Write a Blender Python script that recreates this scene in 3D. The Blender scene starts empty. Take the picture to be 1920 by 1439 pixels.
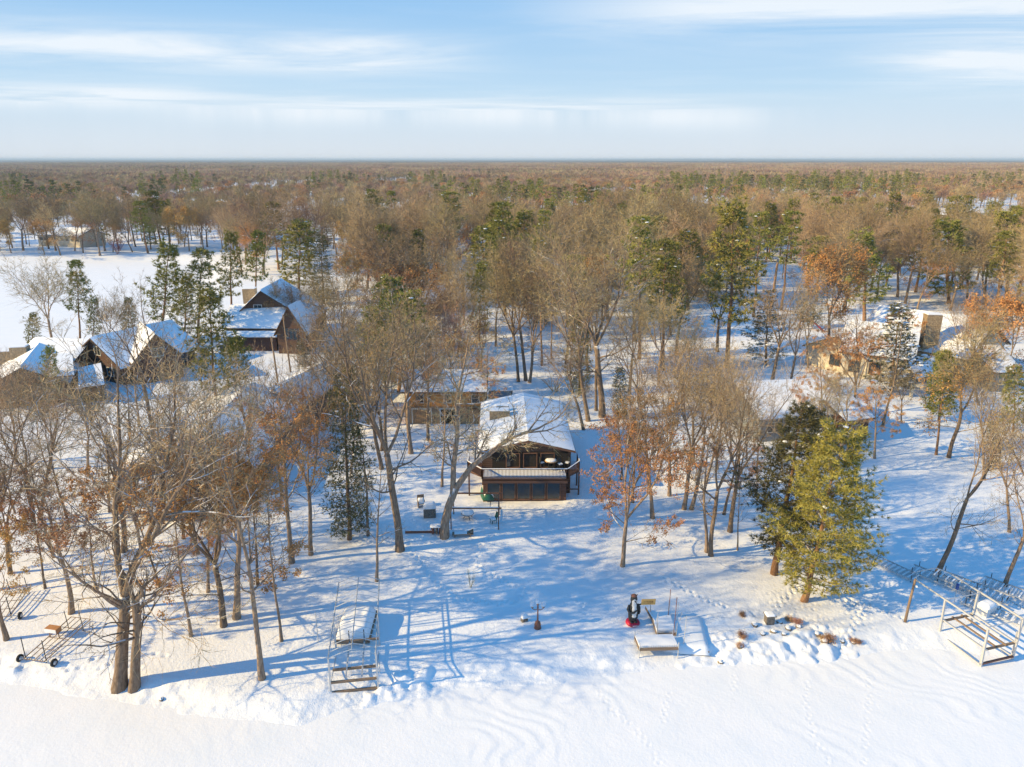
CLX,CLY=0.3,.0; SKYS=.11; HAZED=1.05e-4; EXPO=.46
import bpy, math, random
import numpy as np
from mathutils import Vector, Matrix, Euler
R=math.radians
sc=bpy.context.scene; COL=sc.collection
# ------------------------------------------------------------ camera model
F=1350.; CYP=719.5; CH=35.
PT=math.atan((CYP-299)/F); CP,SP=math.cos(PT),math.sin(PT)
def P(x,y,z=1.5):
    u=(x-960)/F; v=(CYP-y)/F
    fw=CP+v*SP; up=-SP+v*CP
    t=(z-CH)/up
    return (u*t,fw*t)
def PX(X,Y,Z):
    d=Z-CH; zc=Y*CP-d*SP; yc=Y*SP+d*CP
    return (960+F*X/zc, CYP-F*yc/zc) if zc>.1 else (-9999,-9999)
cam=bpy.data.cameras.new('camera'); co=bpy.data.objects.new('camera',cam); COL.objects.link(co)
cam.sensor_width=36; cam.lens=36*F/1920; cam.clip_end=60000; cam.clip_start=.5
co.location=(0,0,CH); co.rotation_euler=(R(90)-PT,0,0); sc.camera=co
# ------------------------------------------------------------ noise
def h2(ix,iy,s):
    n=(ix.astype(np.int64)*374761393+iy.astype(np.int64)*668265263+s*1442695041)&0xffffffff
    n=((n^(n>>13))*1274126177)&0xffffffff
    return ((n^(n>>16))&0xffff)/65535.
def vn(x,y,s=0):
    x=np.asarray(x,float);y=np.asarray(y,float)
    ix=np.floor(x);iy=np.floor(y);fx=x-ix;fy=y-iy
    fx=fx*fx*fx*(fx*(fx*6-15)+10);fy=fy*fy*fy*(fy*(fy*6-15)+10)
    a=h2(ix,iy,s);b=h2(ix+1,iy,s);c=h2(ix,iy+1,s);d=h2(ix+1,iy+1,s)
    return (a*(1-fx)+b*fx)*(1-fy)+(c*(1-fx)+d*fx)*fy
def fbm(x,y,s=0,o=3):
    r=0;a=1;t=0
    for i in range(o): r=r+a*vn(x*2**i,y*2**i,s+i*7); t+=a; a*=.5
    return r/t
def sst(a,b,x):
    t=np.clip((x-a)/(b-a),0,1); return t*t*(3-2*t)
# ------------------------------------------------------------ terrain
SHP=[(-60,1262),(0,1272),(225,1315),(450,1346),(560,1350),(640,1322),(720,1303),(960,1282),(1180,1262),(1300,1250),(1450,1240),(1600,1225),(1750,1215),(1920,1235)]
SHW=[P(x,y,0) for x,y in SHP]
SX=np.array([p[0] for p in SHW]);SY=np.array([p[1] for p in SHW])
BAY=[P(x,y,0) for x,y in [(-500,500),(0,500),(150,493),(290,490),(395,500),(330,565),(262,610),(100,650),(0,672),(-500,730)]]
def pdist(poly,x,y):
    x=np.asarray(x,float);y=np.asarray(y,float)
    d=np.full(x.shape,1e9);ins=np.zeros(x.shape,bool);n=len(poly)
    for i in range(n):
        x1,y1=poly[i];x2,y2=poly[(i+1)%n]
        dx,dy=x2-x1,y2-y1;t=np.clip(((x-x1)*dx+(y-y1)*dy)/(dx*dx+dy*dy+1e-9),0,1)
        d=np.minimum(d,np.hypot(x-x1-t*dx,y-y1-t*dy))
        c=((y1>y)!=(y2>y))&(x<(x2-x1)*(y-y1)/((y2-y1) if abs(y2-y1)>1e-9 else 1e-9)+x1)
        ins^=c
    return np.where(ins,-d,d)
ROCK=[P(x,y,.6) for x,y in [(1275,1255),(1310,1200),(1340,1150),(1420,1140),(1530,1165),(1625,1200),(1640,1232)]]
def H(x,y):
    x=np.asarray(x,float);y=np.asarray(y,float)
    s=y-np.interp(x,SX,SY)+.9*(vn(x*.3,y*.3,5)-.5)
    h=-.7+.7*sst(-2.2,0,s)+.55*sst(-.3,2.4,s)+.9*sst(1,45,s)+.35*sst(40,200,s)
    near=np.exp(-((s-.8)/1.3)**2)
    lump=np.maximum(0,fbm(x*1.15,y*1.15,11)-.42)*2.1
    h=h+near*lump*(.12+.42*sst(.4,.62,vn(x*.13,y*.1+3,31)))
    far=sst(2,12,s)
    h=h+far*((fbm(x*.06,y*.06,3)-.5)*.8+(fbm(x*.25,y*.2,8)-.5)*.22)
    b=pdist(BAY,x,y)
    h=np.where(b<7,h-(h+.6)*sst(7,-1.5,b),h)
    rk=sst(1.2,-1.2,pdist(ROCK,x,y))
    h=h+rk*np.maximum(0,fbm(x*1.5+9,y*1.5,21,4)-.42)*.6
    return h
def Hs(x,y): return float(H(np.array([x]),np.array([y]))[0])
def G(px,py):
    z=1.2
    for _ in range(6):
        X,Y=P(px,py,z); z=Hs(X,Y)
    return X,Y,z
def axis(a,b,step,lo,hi,g=1.09,mx=900):
    v=list(np.arange(a,b,step)); s=step;c=a
    L=[]
    while c>lo: s=min(s*g,mx); c-=s; L.append(c)
    s=step;c=v[-1]
    while c<hi: s=min(s*g,mx); c+=s; v.append(c)
    return np.array(L[::-1]+v)
def tag(o,label=None,cat=None,group=None,kind=None):
    if label:o['label']=label
    if cat:o['category']=cat
    if group:o['group']=group
    if kind:o['kind']=kind
    return o
def grid(name,xs,ys,zf,mat):
    X,Y=np.meshgrid(xs,ys); Z=zf(X,Y)
    me=bpy.data.meshes.new(name); nx,ny=len(xs),len(ys)
    me.vertices.add(nx*ny); me.vertices.foreach_set('co',np.stack([X,Y,Z],-1).astype(np.float32).ravel())
    i=np.arange(ny-1)[:,None]*nx+np.arange(nx-1)[None,:]
    q=np.stack([i,i+1,i+nx+1,i+nx],-1).reshape(-1,4).astype(np.int32)
    me.loops.add(q.size);me.loops.foreach_set('vertex_index',q.ravel())
    me.polygons.add(len(q));me.polygons.foreach_set('loop_start',np.arange(0,q.size,4,dtype=np.int32))
    me.polygons.foreach_set('loop_total',np.full(len(q),4,np.int32))
    me.polygons.foreach_set('use_smooth',np.ones(len(q),bool)); me.update(calc_edges=True)
    me.materials.append(mat); o=bpy.data.objects.new(name,me); COL.objects.link(o); return o
# ------------------------------------------------------------ materials
def newmat(n):
    m=bpy.data.materials.new(n); m.use_nodes=True; nt=m.node_tree
    return m,nt,nt.nodes['Principled BSDF'],nt.nodes,nt.links
def rgb(c): return (*c,1)
def mixc(nt,fac,a,b):
    n=nt.nodes.new('ShaderNodeMix'); n.data_type='RGBA'
    for s,v in ((0,fac),(6,a),(7,b)):
        if isinstance(v,(int,float)): n.inputs[s].default_value=v
        elif isinstance(v,tuple): n.inputs[s].default_value=rgb(v)
        else: nt.links.new(v,n.inputs[s])
    return n.outputs[2]
def noise(nt,scale,co=None,det=3,rough=.55):
    n=nt.nodes.new('ShaderNodeTexNoise'); n.inputs['Scale'].default_value=scale
    n.inputs['Detail'].default_value=det; n.inputs['Roughness'].default_value=rough
    if co: nt.links.new(co,n.inputs['Vector'])
    return n.outputs[0]
def ramp(nt,v,a,b):
    n=nt.nodes.new('ShaderNodeMapRange'); n.inputs[1].default_value=a;n.inputs[2].default_value=b
    nt.links.new(v,n.inputs[0]); return n.outputs[0]
def mul(nt,a,b,op='MULTIPLY'):
    n=nt.nodes.new('ShaderNodeMath'); n.operation=op
    for i,v in enumerate((a,b)):
        if isinstance(v,(int,float)): n.inputs[i].default_value=v
        else: nt.links.new(v,n.inputs[i])
    return n.outputs[0]
def texco(nt,k='Object'): return nt.nodes.new('ShaderNodeTexCoord').outputs[k]
SNOWC=(.86,.87,.9)
def snowmat(n,big=True):
    m,nt,b,N,L=newmat(n); c=nt.nodes.new('ShaderNodeNewGeometry').outputs['Position']
    n1=noise(nt,.35,c,4); n2=noise(nt,4,c,4,.6)
    L.new(mixc(nt,ramp(nt,n1,.35,.7),(.87,.87,.885),(.82,.84,.87)),b.inputs['Base Color'])
    b.inputs['Roughness'].default_value=.75; b.inputs['Specular IOR Level'].default_value=.25
    bp=N.new('ShaderNodeBump'); bp.inputs['Distance'].default_value=.06; bp.inputs['Strength'].default_value={1:.8,0:.12,2:.35}[int(big)]
    L.new(mul(nt,mul(nt,mul(nt,n1,1.2),n2,'ADD'),mul(nt,noise(nt,13,c,3,.6),.35),'ADD'),bp.inputs['Height']); L.new(bp.outputs[0],b.inputs['Normal'])
    return m
M={}
M['snow']=snowmat('snow'); M['roofsnow']=snowmat('roof_snow',False)
def lakemat():
    m=snowmat('lake_snow',2); return m
M['lake']=lakemat()
def bark(n,c1,c2,snow=.35,rnd=.35):
    m,nt,b,N,L=newmat(n); tc=texco(nt); oi=N.new('ShaderNodeObjectInfo')
    mp=N.new('ShaderNodeMapping'); mp.inputs['Scale'].default_value=(1,1,.25); L.new(tc,mp.inputs[0])
    base=mixc(nt,ramp(nt,noise(nt,9,mp.outputs[0],4),.3,.7),c1,c2)
    hs=N.new('ShaderNodeHueSaturation'); L.new(base,hs.inputs['Color'])
    L.new(ramp(nt,oi.outputs['Random'],-.001,1),hs.inputs['Value'])
    mr=N.new('ShaderNodeMapRange'); mr.inputs[3].default_value=1-rnd; mr.inputs[4].default_value=1+rnd; L.new(oi.outputs['Random'],mr.inputs[0]); L.new(mr.outputs[0],hs.inputs['Value'])
    g=N.new('ShaderNodeNewGeometry'); sx=N.new('ShaderNodeSeparateXYZ'); L.new(g.outputs['Normal'],sx.inputs[0])
    up=ramp(nt,sx.outputs[2],.55,.75)
    f=mul(nt,mul(nt,up,ramp(nt,noise(nt,.9,g.outputs['Position'],2),.46,.54)),snow)
    L.new(mixc(nt,f,hs.outputs[0],SNOWC),b.inputs['Base Color']); b.inputs['Roughness'].default_value=.9
    b.inputs['Specular IOR Level'].default_value=.2
    bp=N.new('ShaderNodeBump'); bp.inputs['Distance'].default_value=.04; bp.inputs['Strength'].default_value=.8
    L.new(noise(nt,14,mp.outputs[0],4),bp.inputs['Height']); L.new(bp.outputs[0],b.inputs['Normal'])
    return m
def foliage(n,c1,c2,c3,sc1=.5,rnd=.2,spec=.2,trans=0):
    m,nt,b,N,L=newmat(n); g=N.new('ShaderNodeNewGeometry').outputs['Position']; oi=N.new('ShaderNodeObjectInfo')
    a=mixc(nt,ramp(nt,noise(nt,sc1,g,2),.35,.65),c1,c2)
    a=mixc(nt,ramp(nt,noise(nt,5,g,2),.5,.75),a,c3)
    hs=N.new('ShaderNodeHueSaturation'); L.new(a,hs.inputs['Color'])
    mr=N.new('ShaderNodeMapRange'); mr.inputs[3].default_value=1-rnd; mr.inputs[4].default_value=1+rnd; L.new(oi.outputs['Random'],mr.inputs[0]); L.new(mr.outputs[0],hs.inputs['Value'])
    ml=N.new('ShaderNodeMath'); ml.operation='MULTIPLY_ADD'; L.new(oi.outputs['Random'],ml.inputs[0]); ml.inputs[1].default_value=7.13; ml.inputs[2].default_value=0
    fr=N.new('ShaderNodeMath'); fr.operation='FRACT'; L.new(ml.outputs[0],fr.inputs[0])
    mh=N.new('ShaderNodeMapRange'); mh.inputs[3].default_value=.482; mh.inputs[4].default_value=.518; L.new(fr.outputs[0],mh.inputs[0]); L.new(mh.outputs[0],hs.inputs['Hue'])
    L.new(hs.outputs[0],b.inputs['Base Color']); b.inputs['Roughness'].default_value=.8; b.inputs['Specular IOR Level'].default_value=spec
    return m
M['bark']=bark('grey_brown_bark',(.15,.105,.075),(.34,.25,.18),.9)
M['barkd']=bark('dark_bark',(.08,.055,.04),(.19,.135,.095),.8)
M['pinebark']=bark('pine_bark',(.17,.09,.05),(.33,.19,.11),.6)
M['birch']=bark('birch_bark',(.35,.31,.26),(.62,.57,.5),.3)
M['palebark']=bark('pale_bark',(.3,.21,.16),(.5,.38,.3),.8)
M['twig']=foliage('bare_twigs',(.34,.25,.145),(.43,.32,.17),(.22,.165,.105),.35,.36)
M['twigr']=foliage('reddish_twigs',(.3,.18,.13),(.37,.24,.16),(.22,.145,.11),.35,.34)
M['leaf']=foliage('brown_oak_leaves',(.52,.26,.09),(.6,.33,.12),(.34,.16,.07),.5,.2)
M['leafd']=foliage('red_brown_oak_leaves',(.44,.225,.09),(.5,.27,.12),(.3,.14,.07),.5,.2)
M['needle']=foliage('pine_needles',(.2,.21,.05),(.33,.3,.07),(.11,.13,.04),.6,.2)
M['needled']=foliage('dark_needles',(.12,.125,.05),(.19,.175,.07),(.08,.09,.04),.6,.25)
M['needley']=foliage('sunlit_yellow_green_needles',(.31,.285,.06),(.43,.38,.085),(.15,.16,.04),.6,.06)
M['berry']=foliage('red_twigs',(.3,.09,.09),(.38,.14,.13),(.2,.08,.08))
def plain(n,c,rough=.6,metal=0,c2=None,sc_=3,bump=0,stretch=None,spec=.4):
    m,nt,b,N,L=newmat(n); tc=texco(nt); v=tc
    if stretch:
        mp=N.new('ShaderNodeMapping'); mp.inputs['Scale'].default_value=stretch; L.new(tc,mp.inputs[0]); v=mp.outputs[0]
    c2=c2 or tuple(x*.75 for x in c)
    nz=noise(nt,sc_,v,5,.6)
    L.new(mixc(nt,ramp(nt,nz,.3,.7),c,c2),b.inputs['Base Color'])
    b.inputs['Roughness'].default_value=rough;b.inputs['Metallic'].default_value=metal;b.inputs['Specular IOR Level'].default_value=spec
    if bump:
        bp=N.new('ShaderNodeBump'); bp.inputs['Distance'].default_value=.02; bp.inputs['Strength'].default_value=bump
        L.new(nz,bp.inputs['Height']); L.new(bp.outputs[0],b.inputs['Normal'])
    return m
def siding(n,c,c2,pitch=.2,vert=False,rough=.8):
    m,nt,b,N,L=newmat(n); tc=texco(nt)
    sx=N.new('ShaderNodeSeparateXYZ'); L.new(tc,sx.inputs[0])
    co_=sx.outputs[2] if not vert else mul(nt,sx.outputs[0],sx.outputs[1],'ADD')
    fr=N.new('ShaderNodeMath');fr.operation='FRACT';L.new(mul(nt,co_,1/pitch),fr.inputs[0])
    line=ramp(nt,fr.outputs[0],.0,.14)
    mp=N.new('ShaderNodeMapping'); mp.inputs['Scale'].default_value=(1,1,6) if not vert else (6,6,.6); L.new(tc,mp.inputs[0])
    a=mixc(nt,ramp(nt,noise(nt,1.6,mp.outputs[0],5,.65),.3,.7),c,c2)
    L.new(mixc(nt,line,tuple(x*.35 for x in c),a),b.inputs['Base Color']); b.inputs['Roughness'].default_value=rough
    bp=N.new('ShaderNodeBump'); bp.inputs['Distance'].default_value=.03; L.new(line,bp.inputs['Height']); L.new(bp.outputs[0],b.inputs['Normal'])
    return m
def stone(n,c,c2,s=3.):
    m,nt,b,N,L=newmat(n); tc=texco(nt)
    v=N.new('ShaderNodeTexVoronoi'); v.inputs['Scale'].default_value=s; L.new(tc,v.inputs[0])
    vb=N.new('ShaderNodeTexVoronoi'); vb.feature='DISTANCE_TO_EDGE'; vb.inputs['Scale'].default_value=s; L.new(tc,vb.inputs[0])
    a=mixc(nt,v.outputs['Color'],c,c2); e=ramp(nt,vb.outputs[0],.0,.08)
    L.new(mixc(nt,e,tuple(x*.5 for x in c),a),b.inputs['Base Color']); b.inputs['Roughness'].default_value=.9
    bp=N.new('ShaderNodeBump'); bp.inputs['Distance'].default_value=.05; L.new(e,bp.inputs['Height']); L.new(bp.outputs[0],b.inputs['Normal'])
    return m
M['redwood']=siding('red_brown_siding',(.095,.045,.033),(.13,.06,.04))  # dark base carries the tree shade over the cabin
M['logwall']=siding('dark_brown_siding',(.10,.055,.035),(.14,.075,.05),.25)
M['orange']=siding('orange_log_siding',(.62,.24,.05),(.7,.31,.08),.22)
M['tan']=siding('tan_siding',(.3,.19,.11),(.36,.24,.14),.3,True)
M['greywall']=siding('grey_siding',(.2,.17,.15),(.27,.23,.2),.2)
M['cream']=siding('cream_siding',(.62,.55,.43),(.7,.62,.5),.2)
M['creamst']=stone('cream_stone',(.74,.66,.52),(.6,.52,.4),2.2)
M['bluegrey']=siding('blue_grey_siding',(.2,.22,.24),(.26,.28,.3),.2)
M['stone']=stone('tan_stone',(.45,.33,.2),(.33,.24,.15),3)
M['roofedge']=plain('brown_roof_edge',(.12,.07,.05),.8)
M['shingle']=plain('grey_shingle',(.12,.11,.11),.9)
M['deck']=plain('red_brown_deck_wood',(.14,.075,.05),.75,0,(.1,.05,.037),4,.3,(1,1,8))  # deck wood darkened, tree shade put into its colour
M['trim']=plain('white_trim',(.7,.68,.62),.6)
M['browntrim']=plain('brown_trim',(.18,.09,.055),.7)
M['glass']=plain('dark_window_glass',(.02,.03,.035),.18,0,(.03,.035,.04),2,spec=.8)
M['dark']=plain('near_black_and_shade',(.03,.025,.022),.9)  # near black; on the cabin front it paints in shade
M['alu']=plain('weathered_aluminium',(.62,.62,.62),.42,.35,(.5,.5,.49),5)
M['wood']=plain('weathered_brown_timber',(.3,.21,.14),.85,0,(.19,.13,.09),5,.3,(1,1,6))
M['woodl']=plain('light_timber',(.5,.33,.19),.8,0,(.4,.25,.14),5,.3)
M['rust']=plain('rusty_brown_iron',(.27,.12,.08),.6,.2,(.2,.08,.05),8)
M['black']=plain('black_painted_metal',(.03,.032,.034),.5)
M['rubber']=plain('black_rubber',(.03,.03,.03),.85)
M['white']=plain('white_paint',(.8,.8,.8),.5)
M['red']=plain('red_plastic',(.6,.02,.06),.4,0,(.5,.02,.05))
M['signw']=plain('yellow_pine_sign_board',(.72,.43,.14),.7,0,(.62,.35,.1),6,.2)
M['ink']=plain('brown_sign_lettering',(.16,.07,.03),.7)
M['green']=plain('dark_green_fibreglass',(.02,.13,.09),.4)
M['rock']=stone('field_stone',(.3,.25,.2),(.2,.17,.14),5)
M['blue']=plain('blue_plastic',(.03,.09,.35),.4)
M['orangeb']=plain('orange_board',(.55,.26,.1),.6)
M['grass']=foliage('dry_brown_plant',(.4,.22,.12),(.46,.29,.17),(.3,.14,.09),3,.2)
def globem():
    m,nt,b,N,L=newmat('clear_glass_globe'); b.inputs['Base Color'].default_value=(.85,.9,.95,1); b.inputs['Transmission Weight'].default_value=.75; b.inputs['Roughness'].default_value=.08; b.inputs['IOR'].default_value=1.1; return m
M['globe']=globem()
# ------------------------------------------------------------ mesh builder
def V(*a): return Vector(a)
class MB:
    def __init__(s): s.v=[];s.f=[];s.m=[]
    def tri(s,a,b,c,m=0):
        n=len(s.v); s.v+=[tuple(a),tuple(b),tuple(c)]; s.f.append((n,n+1,n+2)); s.m.append(m)
    def quad(s,a,b,c,d,m=0):
        n=len(s.v); s.v+=[tuple(a),tuple(b),tuple(c),tuple(d)]; s.f.append((n,n+1,n+2,n+3)); s.m.append(m)
    def hexa(s,p,m=0):   # p: 8 points, bottom 4 then top 4
        n=len(s.v); s.v+=[tuple(q) for q in p]
        for f in ((3,2,1,0),(4,5,6,7),(0,1,5,4),(1,2,6,5),(2,3,7,6),(3,0,4,7)):
            s.f.append(tuple(n+i for i in f)); s.m.append(m)
    def box(s,cx,cy,cz,sx,sy,sz,rz=0,m=0):
        c,q=math.cos(rz),math.sin(rz);P8=[]
        for z in (-sz/2,sz/2):
            for x,y in ((-sx/2,-sy/2),(sx/2,-sy/2),(sx/2,sy/2),(-sx/2,sy/2)):
                P8.append((cx+x*c-y*q,cy+x*q+y*c,cz+z))
        s.hexa(P8,m)
    def tube(s,pts,rad,n=5,cap=True,m=0):
        if not hasattr(rad,'__len__'): rad=[rad]*len(pts)
        base=len(s.v); k=len(pts); pts=[Vector(p) for p in pts]
        ref=None
        for i,p in enumerate(pts):
            d=(pts[min(i+1,k-1)]-pts[max(i-1,0)])
            if d.length<1e-6:d=Vector((0,0,1))
            d.normalize()
            if ref is None:
                ref=d.cross(Vector((1,0,0)) if abs(d.x)<.8 else Vector((0,1,0)))
            ref=(ref-d*ref.dot(d)); 
            if ref.length<1e-5: ref=d.orthogonal()
            ref.normalize(); o=d.cross(ref)
            for j in range(n):
                a=2*math.pi*j/n; q=p+(ref*math.cos(a)+o*math.sin(a))*rad[i]; s.v.append((q.x,q.y,q.z))
        for i in range(k-1):
            for j in range(n):
                a=base+i*n+j;b=base+i*n+(j+1)%n
                s.f.append((a,b,b+n,a+n)); s.m.append(m)
        if cap:
            s.f.append(tuple(base+j for j in range(n))[::-1]); s.m.append(m)
            s.f.append(tuple(base+(k-1)*n+j for j in range(n))); s.m.append(m)
    def beam(s,a,b,w,h=None,m=0):
        a=Vector(a);b=Vector(b);h=h or w; d=(b-a).normalized()
        sd=d.cross(Vector((0,0,1)))
        if sd.length<1e-3: sd=Vector((1,0,0))
        sd.normalize(); up=sd.cross(d).normalized()
        P8=[]
        for e in (a,b):
            pass
        q=[a-sd*w/2-up*h/2,a+sd*w/2-up*h/2,b+sd*w/2-up*h/2,b-sd*w/2-up*h/2]
        s.hexa(q+[x+up*h for x in q],m)
    def lathe(s,prof,n=16,c=(0,0,0),m=0,sx=1,sy=1):
        base=len(s.v)
        for r,z in prof:
            for j in range(n):
                a=2*math.pi*j/n; s.v.append((c[0]+r*math.cos(a)*sx,c[1]+r*math.sin(a)*sy,c[2]+z))
        for i in range(len(prof)-1):
            for j in range(n):
                a=base+i*n+j;b=base+i*n+(j+1)%n; s.f.append((a,b,b+n,a+n)); s.m.append(m)
        s.f.append(tuple(base+j for j in range(n))[::-1]); s.m.append(m)
        s.f.append(tuple(base+(len(prof)-1)*n+j for j in range(n))); s.m.append(m)
    def ball(s,c,r,n=10,k=6,m=0,sc3=(1,1,1)):
        s.lathe([(max(.001,r*math.sin(math.pi*i/k)),-r*math.cos(math.pi*i/k)*sc3[2]) for i in range(k+1)],n,c,m,sc3[0],sc3[1])
    def mesh(s,name,mats,smooth=False):
        me=bpy.data.meshes.new(name)
        nv=len(s.v); me.vertices.add(nv); me.vertices.foreach_set('co',np.array(s.v,np.float32).ravel())
        tot=np.array([len(f) for f in s.f],np.int32); flat=np.array([i for f in s.f for i in f],np.int32)
        me.loops.add(len(flat)); me.loops.foreach_set('vertex_index',flat)
        me.polygons.add(len(tot)); st=np.zeros(len(tot),np.int32); st[1:]=np.cumsum(tot)[:-1]
        me.polygons.foreach_set('loop_start',st); me.polygons.foreach_set('loop_total',tot)
        me.polygons.foreach_set('material_index',np.array(s.m,np.int32))
        me.polygons.foreach_set('use_smooth',np.full(len(tot),bool(smooth)))
        me.update(calc_edges=True)
        for x in (mats if isinstance(mats,(list,tuple)) else [mats]): me.materials.append(M[x] if isinstance(x,str) else x)
        return me
    def obj(s,name,mats,parent=None,smooth=False):
        o=bpy.data.objects.new(name,s.mesh(name,mats,smooth)); COL.objects.link(o); o.parent=parent; return o
def empty(name,loc,rz=0,label=None,cat=None,group=None):
    o=bpy.data.objects.new(name,None); COL.objects.link(o); o.location=loc; o.rotation_euler=(0,0,rz); o.empty_display_size=.3
    return tag(o,label,cat,group)
def part(name,me,parent):
    o=bpy.data.objects.new(name,me); COL.objects.link(o); o.parent=parent; return o
def copytree(o,parent=None):
    c=o.copy(); COL.objects.link(c); c.parent=parent
    for ch in [x for x in bpy.data.objects if x.parent==o]: copytree(ch,c)
    return c
# ------------------------------------------------------------ trees
rr=random.Random(7)
def rvec(): 
    z=rr.uniform(-1,1);a=rr.uniform(0,6.283);q=math.sqrt(1-z*z); return Vector((q*math.cos(a),q*math.sin(a),z))
def twig(mb,p,d,L,w,m=0):
    s=d.cross(rvec()); 
    if s.length<1e-4:return
    s.normalize(); s*=w*.5
    mid=p+d*L*.55+rvec()*L*.07; e=p+d*L+rvec()*L*.12
    n=len(mb.v); a,b,c_,dd=p-s,p+s,mid+s*.7,mid-s*.7
    mb.v+=[a[:],b[:],c_[:],dd[:],e[:]]; mb.f+= [(n,n+1,n+2,n+3),(n+3,n+2,n+4)]; mb.m+=[m,m]
def leafc(mb,p,n,sp,sz,m):
    for _ in range(n):
        q=p+rvec()*sp*rr.random()**.5; a=rvec()*sz; b=a.cross(rvec())
        if b.length<1e-4: continue
        b=b.normalized()*sz*.55
        mb.tri(q-a*.5+b*.5,q-a*.4-b*.6,q+a*.6,m)
class BT:
    """bare broadleaf tree -> trunk mesh (trunk + limbs), crown mesh (branches, twigs, leaves)"""
    def __init__(s,seed,Ht=18,r0=.3,clear=.4,style='oak',lv=4,tw=.03,ntw=5,leaf=None,leafn=0,leafzone=(.0,1),dens=1.,wander=.22,low=4,barkm='bark',twm='twig',spread=1.,leafsz=.16,leafsp=.3,rmin=.012):
        rr.seed(seed); s.T=MB(); s.C=MB(); s.lv=lv;s.tw=tw;s.ntw=ntw;s.leaf=leaf;s.leafn=leafn;s.lz=leafzone;s.Ht=Ht;s.dens=dens;s.wd=wander;s.rmin=rmin
        s.lsz=leafsz;s.lsp=leafsp;s.spread=spread
        p=Vector((0,0,-.6)); d=Vector((rr.uniform(-.05,.05),rr.uniform(-.05,.05),1)).normalized()
        topz=Ht*clear if style=='oak' else Ht*.86
        n=8 if style=='oak' else 12
        pts=[p.copy()];rad=[r0*1.45]
        for i in range(1,n+1):
            d=(d+rvec()*.06*(1+wander)+Vector((0,0,.05))).normalized()
            p=p+d*(topz+.6)/n; t=i/n
            pts.append(p.copy()); rad.append(r0*(1.12-.1*t if i==1 else 1-(.3 if style=='oak' else .82)*t))
        s.T.tube(pts,rad,8)
        if style=='oak':
            k=rr.choice([3,3,4]); a0=rr.uniform(0,6.28)
            for i in range(k):
                a=a0+i*6.283/k+rr.uniform(-.4,.4); an=R(rr.uniform(14,38))*spread
                if i==0: an*=.35
                dd=(d+Vector((math.cos(a),math.sin(a),0))*math.tan(an)).normalized()
                s.grow(pts[-1],dd,(Ht-topz)*rr.uniform(.82,1.0)/max(.6,math.cos(an*.7)),rad[-1]*rr.uniform(.55,.75),1)
            for i in range(low):
                t=rr.uniform(.55,.97); j=t*n;i0=int(j); q=pts[i0].lerp(pts[min(i0+1,n)],j-i0)
                a=rr.uniform(0,6.28); dd=Vector((math.cos(a),math.sin(a),rr.uniform(.15,.7))).normalized()
                s.grow(q,dd,Ht*rr.uniform(.16,.34)*spread,r0*rr.uniform(.16,.3),2)
        else:
            m=int(16*dens)+low
            for i in range(m):
                t=clear+(1-clear)*((i+rr.random())/m); j=t*n;i0=min(int(j),n-1); q=pts[i0].lerp(pts[i0+1],j-i0)
                a=i*2.4+rr.uniform(-.5,.5); e=rr.uniform(.25,.9)+t*.5
                dd=Vector((math.cos(a),math.sin(a),e)).normalized()
                s.grow(q,dd,Ht*rr.uniform(.18,.34)*(1.12-.6*t)*spread*1.2,r0*.36*(1.1-t*.7),2)
            s.grow(pts[-1],d,Ht*.16,rad[-1],2)
        s.barkm=barkm;s.twm=twm
    def grow(s,p,d,L,r,lv):
        if lv>=s.lv:
            s.tws(p,d,L); return
        n={1:7,2:5,3:3}.get(lv,2); pts=[p.copy()];rad=[r];dirs=[d.copy()]; w=s.wd*(.85+.1*lv)
        for i in range(1,n+1):
            d=(d+rvec()*w+Vector((0,0,.10 if lv<3 else .05))).normalized(); p=p+d*L/n
            t=i/n; pts.append(p.copy()); rad.append(max(s.rmin,r*(1-.75*t))); dirs.append(d.copy())
        tgt=s.T if lv<=1 else s.C
        tgt.tube(pts,rad,{1:6,2:4}.get(lv,3),cap=False)
        nc=int(round({1:9,2:6,3:5}.get(lv,4)*s.dens*min(1.4,max(.6,L/({1:8,2:4,3:2}.get(lv,1)))))); ph=rr.uniform(0,6.28)
        for c in range(nc):
            t=.22+.78*(c+rr.random())/nc; j=t*n;i0=min(int(j),n-1)
            q=pts[i0].lerp(pts[i0+1],j-i0); bd=dirs[i0]
            ph+=2.4+rr.uniform(-.4,.4); o1=bd.orthogonal().normalized(); o2=bd.cross(o1)
            sd=o1*math.cos(ph)+o2*math.sin(ph); an=R(rr.uniform(30,62))
            dd=(bd*math.cos(an)+sd*math.sin(an)).normalized()
            s.grow(q,dd,L*rr.uniform(.36,.6)*(1.15-.55*t),max(s.rmin,rad[i0]*.55),lv+1)
        s.grow(pts[-1],d,L*.35,rad[-1],lv+1)
    def tws(s,p,d,L):
        L=max(L,.5); s.C.m; 
        twig(s.C,p,d,L,s.tw*1.5,1)
        for k in range(s.ntw):
            t=rr.random(); dd=(d+rvec()*.85).normalized(); twig(s.C,p+d*L*t,dd,L*rr.uniform(.35,.8),s.tw,1)
        if s.leaf and s.lz[0]<=p.z/s.Ht<=s.lz[1]:
            k=s.leafn*(.4+1.2*float(vn(p.x*.5+50,p.y*.5+p.z*.37+50,3)))
            if vn(p.x*.45+9,p.z*.45+p.y*.3+30,9)>.36:
                leafc(s.C,p+d*L*.7,int(k+rr.random()),s.lsp*.6+L*.22,s.lsz,2)
    def done(s,nm):
        return (s.T.mesh(nm+'_trunk',s.barkm,True), s.C.mesh(nm+'_crown',[s.barkm,s.twm]+([s.leaf] if s.leaf else [])), s.Ht)
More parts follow.
